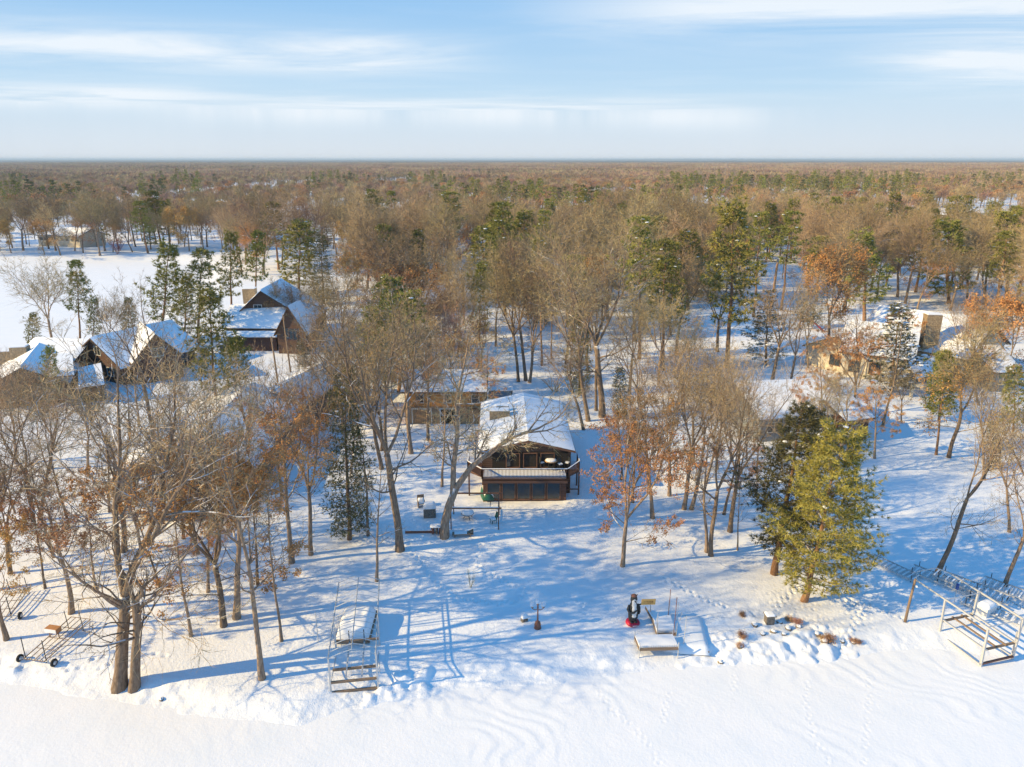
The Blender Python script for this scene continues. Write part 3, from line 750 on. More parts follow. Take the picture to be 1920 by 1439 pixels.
for a in hand: addc(*a)
def scat(n,y0,y1,dm):
    out=[]
    for _ in range(n):
        Y=math.sqrt(ra.uniform(y0*y0,y1*y1)); X=ra.uniform(-.80,.80)*Y
        q=PX(X,Y,1.4)
        if any(inpoly(c,*q) for c in CLR): continue
        if not okd(X,Y,dm): continue
        addc(X,Y); out.append((X,Y,q))
    return out
def kindof(X,Y,q):
    n=float(vn(X*.02+40,Y*.02+40,77)); r=ra.random()
    pp=.16+(.3 if q[0]>1380 and q[1]<520 else 0)-(.06 if q[0]<640 else 0)+(.12 if 780<q[0]<1300 else 0)
    if n>.6 and q[1]<540: pp+=.12
    if r<pp: return ra.choice(['pm0','pm1','pm2','pm2','sp0','pr0'])
    if r<pp+.24+(.12 if n<.35 else 0): return ra.choice(['mleaf0','mleaf1','mleaf1'])
    if r<pp+.32: return 'midr'
    if r<pp+.37: return 'birch0'
    return ra.choice(['mid0','mid1','mid2'])
near=scat(5400,96,300,6.9)
near.sort(key=lambda a:a[1])
GRP=[((0,640,0,480),'in the wood beyond the frozen bay'),((0,640,480,1440),'in the wood around the left lodges'),((640,1280,0,480),'in the wood beyond the central green pines'),((640,1280,480,1440),'in the trees between the garage and the middle houses'),((1280,1921,0,480),'in the wood in front of the far right houses'),((1280,1921,480,1440),'in the trees around the cream house and the play tower')]
KD={'m':'bare brown tree','b':'white-stemmed birch','l':'tree with rusty brown leaves','p':'green pine','r':'reddish-twigged bare tree','s':'dark spruce'}
cnt={}; rest=[]
for X,Y,q in near:
    k=kindof(X,Y,q); kk='l' if k[:5]=='mleaf' else 'p' if k[0]=='p' else 's' if k[0]=='s' else 'b' if k[0]=='b' else 'r' if k=='midr' else 'm'
    cap='dec' if kk in 'mlrb' else 'con'
    if not(-60<q[0]<1980) or cnt.get(cap,0)>=(210 if cap=='dec' else 110): rest.append((X,Y,k)); continue
    cnt[cap]=cnt.get(cap,0)+1
    zn='at the edge of the photo'
    for (a,b,c,d),s in GRP:
        if a<=q[0]<b and c<=q[1]<d: zn=s
    if q[0]<0: zn=GRP[1][1] if q[1]>480 else GRP[0][1]
    if q[0]>=1920: zn=GRP[5][1] if q[1]>480 else GRP[4][1]
    lab=KD[kk]+' '+zn; s=ra.uniform(.78,1.12)*(1 if k[0]!='p' else 1.0)
    if Y<120 and k[:3]=='mid' and ra.random()<.4: k=ra.choice(['oak0','oak1','oak2','oak3','slim1','slim2'])
    put(k,X,Y,Hs(X,Y)-.1,s,ra.uniform(.9,1.25) if kk not in 'ps' else ra.uniform(1.15,1.6),ra.uniform(0,6.28),ra.uniform(-.05,.05),lab,group=lab.replace('tree ','trees ').replace('birch ','birches ').replace('pine ','pines ').replace('spruce ','spruces ') )
print('auto individuals',cnt,'rest',len(rest))
# stuff woodland: geometry nodes instances of low trees
pcol=bpy.data.collections.new('woodland_sources')
def joinmesh(T_,C_,nm):
    # merge two meshes into one object-ready mesh
    me=bpy.data.meshes.new(nm); vs=[];fs=[];ms=[];mats=[]
    for m_ in (T_,C_):
        off=len(vs); 
        for v in m_.vertices: vs.append(v.co[:])
        mo=len(mats); mats+=list(m_.materials)
        for p_ in m_.polygons: fs.append([off+i for i in p_.vertices]); ms.append(mo+p_.material_index)
    me.from_pydata(vs,[],fs); me.polygons.foreach_set('material_index',ms)
    for x in mats: me.materials.append(x)
    return me
SRC=[]
def src(me):
    o=bpy.data.objects.new('src%03d'%len(SRC),me); pcol.objects.link(o); SRC.append(o); return len(SRC)-1
iM=[src(joinmesh(PR[k][0],PR[k][1],k)) for k in ('mid0','mid1','mid2','midr','mleaf0','mleaf1','birch0','pm0','pm1','pm2','pr0','sp0')]
kmap=dict(zip(('mid0','mid1','mid2','midr','mleaf0','mleaf1','birch0','pm0','pm1','pm2','pr0','sp0'),iM))
iF=[]
for i in range(6): a,b,_=fartree(200+i,16.5,None,480,.17,1.9,.34,'twigr' if i in(1,4) else 'twig'); iF.append(src(joinmesh(a,b,'far')))
a,b,_=fartree(207,15,'leaf',260,.17,1.9); iFl=src(joinmesh(a,b,'farleaf'))
a,b,_=fartree(208,15,'leafd',260,.17,1.9); iFl2=src(joinmesh(a,b,'farleaf2'))
a,b,_=pine(209,18,.25,.3,.2,7,1.1,.3,9,4,'needle',.03,.2,'pine',.3,2); iP=src(joinmesh(a,b,'farpine'))
a,b,_=pine(210,17,.25,.15,.2,7,1.1,.3,9,4,'needled',.05,.2,'pine',.3,2); iP2=src(joinmesh(a,b,'farpine2'))
def patch(seed,S=60,nt=46,pf=.05,lf=.08):
    rr.seed(seed);C=MB()
    for _ in range(nt):
        x=rr.uniform(-S/2,S/2);y=rr.uniform(-S/2,S/2);h=rr.uniform(13,17);w=rr.uniform(3.,4.6);m=0;u=rr.random()
        if u<pf: m=2;w*=.8
        elif u<pf+lf: m=1
        elif u<.45: m=3
        C.tube([(x,y,0),(x,y,h*.7)],[.25,.12],3,False,4)
        for k in range(30 if m!=2 else 26):
            v=rvec(); v.z=abs(v.z)*1.05-.3; f=rr.uniform(.35,1)
            q=Vector((x,y,h-w*1.05))+Vector((v.x*w,v.y*w,v.z*w*1.0))*f
            if m==0 or m==3: twig(C,q,(v+Vector((0,0,.6))+rvec()*.6).normalized(),2.6,.5,m)
            else: leafc(C,q,2,.6,1.2,m)
    return C.mesh('patch',['twig','leafd','needled','twigr','bark'])
iPa=[src(patch(300+i,pf=(.006,.012,.28,.004)[i],lf=(.10,.16,.03,.07)[i])) for i in range(4)]
pts=[];idx=[];rot=[];scl=[]
def addp(X,Y,z,i,s): pts.append((X,Y,z));idx.append(i);rot.append(ra.uniform(0,6.28));scl.append(s)
for X,Y,k in rest: addp(X,Y,Hs(X,Y)-.1,kmap.get(k,iM[0]),ra.uniform(.78,1.1))
f1=[a for a in scat(15000,300,980,7.8) if float(vn(a[0]*.011+7,a[1]*.005+3,81))<.80]
for X,Y,q in f1:
    n=float(vn(X*.012+40,Y*.012+40,78)); r=ra.random(); pp=.012+(.5 if n>.72 else .03 if n>.62 else 0)+(.05 if q[0]>1380 and q[1]<410 else 0)
    if r<pp: i=ra.choice([iP,iP,iP2])
    elif r<pp+.2: i=ra.choice([iFl,iFl2,iFl2])
    else: i=ra.choice(iF)
    addp(X,Y,1.2,i,ra.uniform(.75,1.05)*(1.2 if i in(iP,iP2) else 1))
Y=960.
while Y<4300:
    W=.80*Y;X=-W; st=52 if Y<2000 else 60
    while X<W:
        x=X+ra.uniform(-6,6);y=Y+ra.uniform(-6,6);q=PX(x,y,1.4)
        if not any(inpoly(c,*q) for c in CLR):
            n=float(vn(x*.004+9,y*.002+9,70)); addp(x,y,.8,iPa[2] if n>.80 else ra.choice([iPa[0],iPa[1],iPa[3]]),ra.uniform(.88,1.08) if Y<2000 else ra.uniform(1.,1.15))
        X+=st
    Y+=st
print('stuff instances',len(pts))
me=bpy.data.meshes.new('woodland'); me.from_pydata(pts,[],[])
for nm,ty,val in (('idx','INT',idx),('rz','FLOAT',rot),('sc','FLOAT',scl)):
    at=me.attributes.new(nm,ty,'POINT'); at.data.foreach_set('value',val)
wo=bpy.data.objects.new('woodland',me); COL.objects.link(wo); tag(wo,'mass of bare brown and pine woodland stretching to the horizon','woodland',None,'stuff')
ng=bpy.data.node_groups.new('woodland_scatter','GeometryNodeTree'); ng.interface.new_socket('Geometry',in_out='INPUT',socket_type='NodeSocketGeometry'); ng.interface.new_socket('Geometry',in_out='OUTPUT',socket_type='NodeSocketGeometry')
n=ng.nodes;l=ng.links; gi=n.new('NodeGroupInput');go=n.new('NodeGroupOutput')
iop=n.new('GeometryNodeInstanceOnPoints'); ci=n.new('GeometryNodeCollectionInfo'); ci.inputs['Collection'].default_value=pcol; ci.inputs['Separate Children'].default_value=True; ci.inputs['Reset Children'].default_value=True
def na(nm,ty):
    x=n.new('GeometryNodeInputNamedAttribute'); x.data_type=ty; x.inputs['Name'].default_value=nm; return [o for o in x.outputs if o.enabled][0]
cx=n.new('ShaderNodeCombineXYZ'); l.new(na('rz','FLOAT'),cx.inputs[2]); cs=n.new('ShaderNodeCombineXYZ'); s_=na('sc','FLOAT')
for i in range(3): l.new(s_,cs.inputs[i])
l.new(gi.outputs[0],iop.inputs['Points']); l.new(ci.outputs[0],iop.inputs['Instance']); iop.inputs['Pick Instance'].default_value=True
l.new(na('idx','INT'),iop.inputs['Instance Index']); l.new(cx.outputs[0],iop.inputs['Rotation']); l.new(cs.outputs[0],iop.inputs['Scale']); l.new(iop.outputs[0],go.inputs[0])
mod=wo.modifiers.new('scatter','NODES'); mod.node_group=ng
# ------------------------------------------------------------ buildings
def W3(x,y,z): a,b=P(x,y,z); return Vector((a,b,z))
class House:
    def __init__(s,name,label,base,cat='house',z0=None):
        s.base=Vector(base); s.o=empty(name,base,0,label,cat)
    def L(s,p): return Vector(p)-s.base
    def add(s,mb,name,mat,parent=None,smooth=False,label=None):
        mb.v=[(v[0]-s.base.x,v[1]-s.base.y,v[2]-s.base.z) for v in mb.v]
        o=mb.obj(name,mat,parent or s.o,smooth)
        if label:o['label']=label
        return o
    def block(s,A,B,hw,ze,z0,wall,oh=.5,hl=None,snow=.22,th=.16,roof=True,edge='roofedge',wallname='wall',zl=None,soff=.0):
        """gable block: ridge A-B (Vectors at ridge height), half widths right hw / left hl, eave height ze"""
        A=Vector(A);B=Vector(B); u=(B-A); u.z=0; L_=u.length; u.normalize(); r=Vector((u.y,-u.x,0)); hl=hl or hw; zl=zl or ze
        s.A,s.B,s.u,s.r,s.hw,s.hl,s.ze,s.z0,s.oh=A,B,u,r,hw,hl,ze,z0,oh
        w=MB(); a=A+u*oh; b=B-u*oh; wr=hw-oh; wl=hl-oh
        k1=(A.z-ze)/hw; k2=(A.z-zl)/hl
        def ring(c): 
            c=Vector((c.x,c.y,0)); return [c-r*wl+V(0,0,z0),c+r*wr+V(0,0,z0),c+r*wr+V(0,0,A.z-k1*wr-.12),c+V(0,0,A.z-.12),c-r*wl+V(0,0,A.z-k2*wl-.12)]
        p=ring(a)+ring(b); n=len(w.v); w.v+=[q[:] for q in p]
        for f in ((0,1,2,3,4),(9,8,7,6,5),(0,5,6,1),(1,6,7,2),(2,7,8,3),(3,8,9,4),(4,9,5,0)): w.f.append(tuple(n+i for i in f)); w.m.append(0)
        s.add(w,wallname,wall)
        if not roof: return
        def slab(mb,half,ze_,sg,t0,t1,ins):
            a2=A+u*ins; b2=B-u*ins; e1=a2+r*sg*(half-ins);e2=b2+r*sg*(half-ins); zz=A.z-(A.z-ze_)*(half-ins)/half
            e1.z=zz;e2.z=zz; low=[a2+V(0,0,t0),e1+V(0,0,t0),e2+V(0,0,t0),b2+V(0,0,t0)]; hi=[q+V(0,0,t1-t0) for q in low]
            n1,n2=(6,10); 
            if sg<0: low=[low[0],low[3],low[2],low[1]];hi=[hi[0],hi[3],hi[2],hi[1]]
            mb.hexa(low+hi)
        rf_=MB(); slab(rf_,hw,ze,1,-.1,th-.1,0); slab(rf_,hl,zl,-1,-.1,th-.1,0); ro=s.add(rf_,'roof',edge)
        if snow>0:
            sn=MB()
            # subdivided, slightly uneven snow sheet over both slopes
            nu=max(6,int(L_/.7)); 
            for sg,half,ze_ in ((1,hw,ze),(-1,hl,zl)):
                nv=max(4,int(half/.7)); G_=[]
                for i in range(nu+1):
                    row=[]
                    for j in range(nv+1):
                        c=A+u*(.06+(L_-.12)*i/nu)+r*sg*((half-.06)*j/nv); c.z=A.z-(A.z-ze_)*((half-.06)*j/nv)/half
                        ed=min(i,nu-i)==0 or j==nv
                        h=(.0 if ed else snow)*(.86+.28*float(vn(c.x*.3+50,c.y*.3+50,13)))+th-.098
                        if ed and snow: h=th-.098+.07
                        row.append(c+V(0,0,h))
                    G_.append(row)
                base=len(sn.v); sn.v+=[q[:] for rw in G_ for q in rw]
                for i in range(nu):
                    for j in range(nv):
                        q=base+i*(nv+1)+j; f=(q,q+1,q+nv+2,q+nv+1); sn.f.append(f if sg<0 else f[::-1]); sn.m.append(0)
                # skirt at the edges
                for i in range(nu):
                    q=base+i*(nv+1)+nv; x1,x2=Vector(sn.v[q]),Vector(sn.v[q+nv+1]); sn.quad(x1,x2,x2-V(0,0,.08),x1-V(0,0,.08))
            s.add(sn,'roof_snow','roofsnow',ro,True)
        return ro
    def side(s,sd):
        # returns origin at ground left corner, direction along wall, outward normal
        a=s.A+s.u*s.oh;b=s.B-s.u*s.oh
        if sd=='A': return a, s.r, -s.u
        if sd=='B': return b, s.r, s.u
        if sd=='R': return a+s.r*(s.hw-s.oh), s.u, s.r
        if sd=='L': return a-s.r*(s.hl-s.oh), s.u, -s.r
    def win(s,sd,off,z,w,h,frame='trim',name='window',pane='glass',mull=1,out=.06):
        o,al,nn=s.side(sd); c=Vector((o.x,o.y,0))+al*off+V(0,0,z); ang=math.atan2(al.y,al.x)
        m=MB(); t=.09
        for dx,dz,sx_,sz in ((0,h/2,w+2*t,t),(0,-h/2,w+2*t,t),(-w/2-t/2,0,t,h-t),(w/2+t/2,0,t,h-t)):
            q=c+al*dx+nn*out/2+V(0,0,dz); m.box(q.x,q.y,q.z,sx_,out+.06,sz,ang)
        for k in range(1,mull+1):
            q=c+al*(-w/2+w*k/(mull+1))+nn*out/2; m.box(q.x,q.y,q.z,.06,out+.05,h-t,ang)
        fo=s.add(m,name,frame); g_=MB(); q=c+nn*.02; g_.box(q.x,q.y,q.z,w,.03,h-t,ang); s.add(g_,'pane' if name!='door' else 'door_leaf',pane,fo)
        return fo
    def box(s,name,c,sz,rz,mat,parent=None,snow=0,label=None):
        m=MB(); m.box(c[0],c[1],c[2],*sz,rz); o=s.add(m,name,mat,parent,label=label)
        if snow:
            m=MB(); nx=5
            m.box(c[0],c[1],c[2]+sz[2]/2+snow/2+.002,sz[0]-.06,sz[1]-.06,snow,rz); bo=s.add(m,'snow_cap','roofsnow',o)
            md=bo.modifiers.new('b','BEVEL'); md.width=snow*.45; md.segments=3
        return o
def slabroof(h,pts,mat='roofedge',th=.14,snow=.2):
    m=MB(); p=[Vector(q) for q in pts]; 
    if (p[1]-p[0]).cross(p[2]-p[0]).z<0: p=p[::-1]
    m.hexa([q-V(0,0,th) for q in p]+p); ro=h.add(m,'roof',mat)
    c=sum(p,V(0,0,0))/4; m=MB(); q=[x.lerp(c,.02)+V(0,0,.002) for x in p]; m.hexa(q+[x.lerp(c,.02)+V(0,0,snow) for x in q]); o=h.add(m,'roof_snow','roofsnow',ro)
    return ro
# ---- main cabin with deck
z0=Hs(1.3,70)-.3; zd=4.05
h=House('cabin','brown cabin with snowy low gable roof and a railed deck over dark glass doors',(1.5,72,z0+.3))
A=V(1.7,68.9,7.25);B=V(1.4,85,7.25)
h.block(A,B,4.9,6.05,z0,'logwall',.45,hl=5.3,snow=.2,edge='browntrim')
# dark sheet over the upper front wall, painting in shade under the roof
m=MB(); m.box(1.5,69.32,5.0,8.6,.08,1.9,0); h.add(m,'painted_shade_sheet','dark')
for x in (-1.6,.2,2.0): h.win('A',x-0,5.05,1.3,1.6,'browntrim',mull=0,out=.16)
# lower storey walls + doors
m=MB(); m.box(1.3,68.55,z0+1.35,8.6,1.6,2.7,0); h.add(m,'lower_wall','redwood')
for i,x in enumerate((-1.9,-.35,1.2,2.75,4.3)):
    fm=MB(); w_=1.34
    for dx,sx_ in ((-w_/2,.1),(w_/2,.1)): fm.box(x+dx,67.72,z0+1.45,sx_,.1,2.0)
    fm.box(x,67.72,z0+2.5,w_+.1,.1,.12); fm.box(x,67.72,z0+.45,w_+.1,.1,.12)
    fo=h.add(fm,'glass_door','browntrim'); gm=MB(); gm.box(x,67.735,z0+1.45,w_-.1,.04,2.0); h.add(gm,'pane','glass',fo)
# deck
m=MB(); m.box(1.3,68.35,zd-.12,8.7,2.9,.2); 
m.hexa([(5.65,67.6,zd-.22),(7.0,69.0,zd-.22),(7.0,71.4,zd-.22),(5.65,71.4,zd-.22),(5.65,67.6,zd-.02),(7.0,69.0,zd-.02),(7.0,71.4,zd-.02),(5.65,71.4,zd-.02)])
m.hexa([(-4.6,69.0,zd-.22),(-3.05,67.6,zd-.22),(-3.05,71.,zd-.22),(-4.6,71.,zd-.22),(-4.6,69.0,zd-.02),(-3.05,67.6,zd-.02),(-3.05,71.,zd-.02),(-4.6,71.,zd-.02)])
m.box(1.3,66.93,zd-.32,8.7,.06,.42)
dk=h.add(m,'deck','deck')
m=MB(); m.box(1.3,68.0,zd+.03,8.4,1.9,.09); m.box(6.3,70.2,zd+.03,1.1,2.,.07); sn_=h.add(m,'deck_snow','roofsnow',dk)
def rail(h,pts,z,ht=1.0,sp=.14,par=None,name='railing',mat='deck',pm=.09):
    m=MB()
    for a,b in zip(pts,pts[1:]):
        a=V(a[0],a[1],z if len(a)<3 else a[2]);b=V(b[0],b[1],z if len(b)<3 else b[2]); L_=(b-a).length
        m.beam(a+V(0,0,ht),b+V(0,0,ht),.13,.05); m.beam(a+V(0,0,.12),b+V(0,0,.12),.05,.07)
        for i in range(int(L_/sp)+1):
            q=a.lerp(b,min(1,i*sp/L_)); m.box(q.x,q.y,q.z+ht/2+.05,.045,.045,ht-.12,0)
        for q in (a,b): m.box(q.x,q.y,q.z+ht/2,pm*1.3,pm*1.3,ht+.12,0)
    o=h.add(m,name,mat,par); 
    m=MB()
    for a,b in zip(pts,pts[1:]):
        a=V(a[0],a[1],z if len(a)<3 else a[2]);b=V(b[0],b[1],z if len(b)<3 else b[2]); m.beam(a+V(0,0,ht+.055),b+V(0,0,ht+.055),.10,.05)
    h.add(m,'rail_snow','roofsnow',o)
rail(h,[(-4.6,71),(-4.6,69.0),(-3.05,66.98),(5.65,66.98),(7.0,69.0),(7.0,71.4)],zd)
for x,y in ((7.0,69.),(7.0,71.3),(-4.5,69.1)):
    h.box('deck_post',(x,y,(zd-.2+z0)/2),(.16,.16,zd-.2-z0),0,'deck')
m=MB(); m.beam((7.0,69,z0+1),(5.6,69,z0+1),.1); h.add(m,'deck_brace','deck')
h.box('chimney',(-1.4,77.6,7.0),(2.3,1.1,1.3),0,'stone',snow=.18)
h.box('vent_box',(-1.1,79.0,7.15),(1.5,.6,1.0),0,'stone',snow=.12)
# deck furniture
def bartable(x,y,z):
    o=empty('bar_table',(x,y,z),0,'tall round table with a snow-topped lid standing on the cabin deck','table')
    m=MB(); m.lathe([(.62,.98),(.66,1.0),(.66,1.05),(.6,1.08)],20); m.obj('tabletop','woodl',o,True)
    m=MB(); m.lathe([(.58,1.08),(.5,1.15),(.2,1.18)],16); m.obj('snow','roofsnow',o,True)
    m=MB(); 
    for a in range(4):
        c,s_=math.cos(a*1.57+.7),math.sin(a*1.57+.7); m.tube([(c*.42,s_*.42,0),(c*.25,s_*.25,.98)],.035,5)
    m.lathe([(.36,.3),(.38,.34)],12); m.obj('base','black',o)
bartable(4.05,69.,zd+.06)
def barchair(x,y,z,rz,lab):
    o=empty('bar_chair',(x,y,z),rz,lab,'chair',None)
    m=MB(); m.box(0,0,.72,.45,.45,.06); m.obj('seat','black',o)
    m=MB(); m.box(0,0,.79,.4,.4,.08); m.obj('seat_snow','roofsnow',o)
    m=MB(); m.box(0,.22,1.05,.44,.05,.6); m.obj('backrest','black',o)
    for sx_ in(-.19,.19):
        for sy in (-.19,.19): m=MB(); m.beam((sx_,sy,0),(sx_,sy,.7),.05); m.obj('leg','black',o)
barchair(5.0,68.7,zd+.06,.4,'black bar chair with snow on its seat, right of the deck table')
barchair(5.75,69.1,zd+.06,-.5,'black bar chair nearest the right corner of the deck')
barchair(3.1,69.15,zd+.06,1.9,'black bar chair left of the deck table by the wall')
# ---- garage behind
z0=Hs(-7,91)-.3
h=House('garage','two-storey garage with orange log upper floor and tan doors behind the oak trees',(-9,91,z0+.3),'garage')
h.block(V(-14.6,93.5,7.6),V(-3.2,93.5,7.6),4.3,5.95,z0,'orange',.5,snow=.25,edge='browntrim')
m=MB(); m.box(-8.9,89.62,z0+1.35,10.4,.12,2.7); h.add(m,'lower_wall','tan')
for x,w_ in ((-11.9,2.4),(-8.2,2.4),(-5.1,1.4)):
    fm=MB(); fm.box(x,89.53,z0+2.45,w_+.3,.1,.15)
    for q in(-1,1): fm.box(x+q*(w_/2+.07),89.53,z0+1.3,.14,.1,2.2)
    fo=h.add(fm,'garage_door','trim' if w_>2 else 'browntrim'); gm=MB(); gm.box(x,89.55,z0+1.3,w_,.06,2.15); h.add(gm,'door_leaf','tan' if x!=-8.2 else 'dark',fo)
for x in (2.0,5.6,9.3): h.win('R',x,5.3-.3,.9,1.2,'trim',mull=0)
m=MB(); m.box(-1.6,92.5,4.6,3.2,3.4,.16); pk=h.add(m,'side_porch','bluegrey'); rail(h,[(-3.,90.8),(0,90.8),(0,94)],4.68,1.,.2,pk,mat='bluegrey')
for x,y in ((0,90.8),(0,94.1)): h.box('porch_post',(x,y,3.1),(.15,.15,3),0,'bluegrey')
# ---- long cabin left
z0=Hs(-33,72)-.4
h=House('long_cabin','long low grey cabin with broad snowy roof and white bay entrance',(-33,74,z0+.4))
h.block(V(-33.5,67.5,6.7),V(-34.2,91,6.7),7.1,4.25,z0,'greywall',.6,snow=.3,hl=8)
for o_ in (3.5,8,13,18): h.win('R',o_,2.9,1.3,1.1,'trim')
h.box('bay_entrance',(-35.6,66.9,z0+1.6),(4.2,1.8,3.0),.1,'trim',snow=.2)
for o_ in (2.2,3.6,5.0): h.win('A',o_-7.3,3.0,1.0,1.7,'trim',out=.25)
for o_ in (-.6,.9,3.2): h.win('A',o_,3.0,1.1,1.5,'trim')
m=MB(); m.box(-33,65.0,z0+1.2,9,3.2,.16); dk=h.add(m,'deck','wood')
h.box('deck_snow',(-33,65.0,z0+1.35),(8.8,3.0,.12),0,'roofsnow',dk)
for x in (-37,-33,-29): h.box('deck_post',(x,63.6,z0+.6),(.14,.14,1.2),0,'wood')
# ---- cream garage left of centre
z0=Hs(-30,90)-.3
h=House('cream_garage','cream garage with white snow roof and grey shaded side behind the long cabin',(-30,92,z0+.3),'garage')
h.block(V(-30.8,88.5,6.3),V(-27.5,103,6.3),4.2,4.6,z0,'greywall',.4,snow=.28,edge='trim')  # grey on this cream garage is side shade put into the wall colour
m=MB(); o_,al,nn=h.side('A'); c=Vector((o_.x,o_.y,0))+nn*.05; m.box(c.x,c.y,z0+1.75,7.4,.06,3.5,math.atan2(al.y,al.x)); h.add(m,'front_wall','cream')
for q in (-1.7,1.7): h.win('A',q,z0+1.3,2.6,2.2,'trim','garage_door','cream',0,.14)
for q in (4,9): h.win('R',q,3.3,1.0,1.0,'trim')
# ---- lodge 1 (left)
z0=Hs(-58,118)-.4
h=House('lodge','red-brown lodge with several snowy gables and a triangular dormer at the left edge',(-62,117,z0+.4))
def GG(x,y,z): return W3(x,y,z)
A_=GG(168,636,8.4);B_=GG(325,602,8.4)
h.block(A_,B_,6.6,4.3,z0,'redwood',.9,snow=.3)
for q in (3,7.5,11,15,19): h.win('R',q,3.2,1.4,1.5,'browntrim')
h.win('A',0,6.3,1.4,1.4,'trim'); h.win('A',-2.5,3.2,1.4,1.4,'trim');h.win('A',2.5,3.2,1.4,1.4,'trim')
tip=GG(291,628,9.1); back=A_.lerp(B_,.6); back.z=9.1; tip.z=9.1; dirn=(tip-back).normalized()
h.block(tip,back-dirn*1,3.9,4.9,z0,'redwood',.5,snow=.22,wallname='dormer_wall')
h.win('A',0,6.2,1.6,1.3,'trim')
A2=GG(62,636,7.4);B2=GG(172,640,7.4); h.block(A2,B2,4.4,5.2,z0,'redwood',.6,snow=.3,wallname='link_wall')
A3=GG(38,692,7.2);B3=GG(75,640,7.6); B3.z=7.2; h.block(A3,B3,5.6,4.3,z0,'logwall',.7,snow=.3,wallname='gable_wing_wall')
h.win('A',-1.6,3.4,1.4,1.6,'trim'); h.win('A',1.8,3.4,1.4,1.6,'trim')
slabroof(h,[GG(145,692,5.0),GG(190,682,5.0),GG(197,722,4.3),GG(147,728,4.3)])
q=[GG(150,696,4.6),GG(187,688,4.6),GG(193,718,4.1),GG(150,722,4.1)]; m=MB(); m.hexa([V(a.x,a.y,z0) for a in q[::-1]]+[V(a.x,a.y,a.z-.05) for a in q[::-1]]); h.add(m,'entry_wall','redwood')
slabroof(h,[GG(88,664,6.4),GG(137,664,6.4),GG(140,704,5.8),GG(92,708,5.8)])
c=GG(40,668,6.2); h.box('chimney',(c.x,c.y,6.2),(2.3,1.6,3.0),.2,'stone',snow=.2)
c=GG(5,668,6.); h.box('low_chimney',(c.x,c.y,5.8),(3,1.6,2.0),.2,'stone',snow=.2)
# ---- lodge 2 (steep)
z0=Hs(-45,128)-.4
h=House('steep_lodge','dark brown lodge with steep blue-shaded roofs, pointed entry gable and lit stone chimney',(-46,130,z0+.4))
A_=GG(488,547,11.4);B_=GG(529,524,11.4)
h.block(A_,B_,9.2,5.2,z0,'logwall',.7,snow=.28,hl=5,zl=7)
h.win('A',-1,8,1.4,1.5,'trim')
A_=GG(432,573,8.4);B_=GG(540,574,8.4); h.block(A_,B_,5.4,5.1,z0,'redwood',.7,snow=.26,wallname='front_wing_wall')
for q in (2,5,8,11): h.win('R',q,4.,1.3,1.2,'browntrim')
a,b,c,d_=GG(420,622,4.7),GG(522,622,4.7),GG(520,633,4.2),GG(418,633,4.2); slabroof(h,[a,b,c,d_],snow=.16)
m=MB(); q=[V(a.x+.4,a.y,0),V(b.x-.4,b.y,0),V(c.x-.4,c.y+.5,0),V(d_.x+.4,d_.y+.5,0)]; m.hexa([x+V(0,0,z0) for x in q[::-1]]+[x+V(0,0,4.1) for x in q[::-1]]); h.add(m,'porch_wall','redwood')
tip=GG(539,576,10.2); h.block(tip,tip+V(.6,6,0),3.1,4.9,z0,'logwall',.5,snow=.2,wallname='entry_gable_wall'); h.win('A',0,5.2,2.2,2.2,'browntrim',mull=2)
slabroof(h,[GG(541,618,4.4),GG(557,613,4.4),GG(553,626,3.9),GG(528,634,3.9)],snow=.15)
A_=GG(553,582,7.8);B_=GG(590,580,7.8); h.block(A_,B_,5.2,4.8,z0,'logwall',.6,snow=.26,wallname='right_wing_wall'); h.win('R',3.,3.2,1.5,1.4,'trim')
c=GG(468,545,10); h.box('chimney',(c.x,c.y,8.6),(2.4,2.0,3.6),.1,'stone',snow=.2)
# ---- house in the middle distance
z0=Hs(-18,160)-.4
h=House('middle_house','low house with a lit white snow roof behind the three green spruces',(-18,163,z0+.4))
h.block(GG(752,548,6.6),GG(832,537,6.6),6.3,4.3,z0,'greywall',.6,snow=.3)
for q in (2,5.5,9): h.win('R',q,3.,1.4,1.2,'trim')
# ---- shaded house right of the cabin
z0=Hs(36,90)-.4
h=House('shaded_house','grey-blue house with a shaded blue snow roof behind the dark pine',(37,93,z0+.4))
A_=GG(1378,722,6.9);B_=GG(1545,712,6.9); h.block(A_,B_,6.8,4.4,z0,'bluegrey',.7,snow=.3,edge='bluegrey')
for q in (1.8,4.5,7.2,9.8): h.win('R',q,3.1,1.6,1.3,'trim')
A_=GG(1545,752,5.9);B_=GG(1600,745,5.9); h.block(A_,B_,4.,4.4,z0,'redwood',.5,snow=.25,wallname='right_wing_wall'); h.win('R',1.6,3.,1.2,1.3,'trim')
a=GG(1505,823,z0+1.7);m=MB(); m.box(a.x+2.4,a.y+1.6,z0+1.6,6.5,3.6,.16); dk=h.add(m,'deck','wood'); h.box('deck_snow',(a.x+2.4,a.y+1.6,z0+1.76),(6.3,3.4,.14),0,'roofsnow',dk)
rail(h,[(a.x-.8,a.y-.2),(a.x+5.6,a.y-.2),(a.x+5.6,a.y+3.2)],z0+1.7,1.,.25,dk,mat='wood')
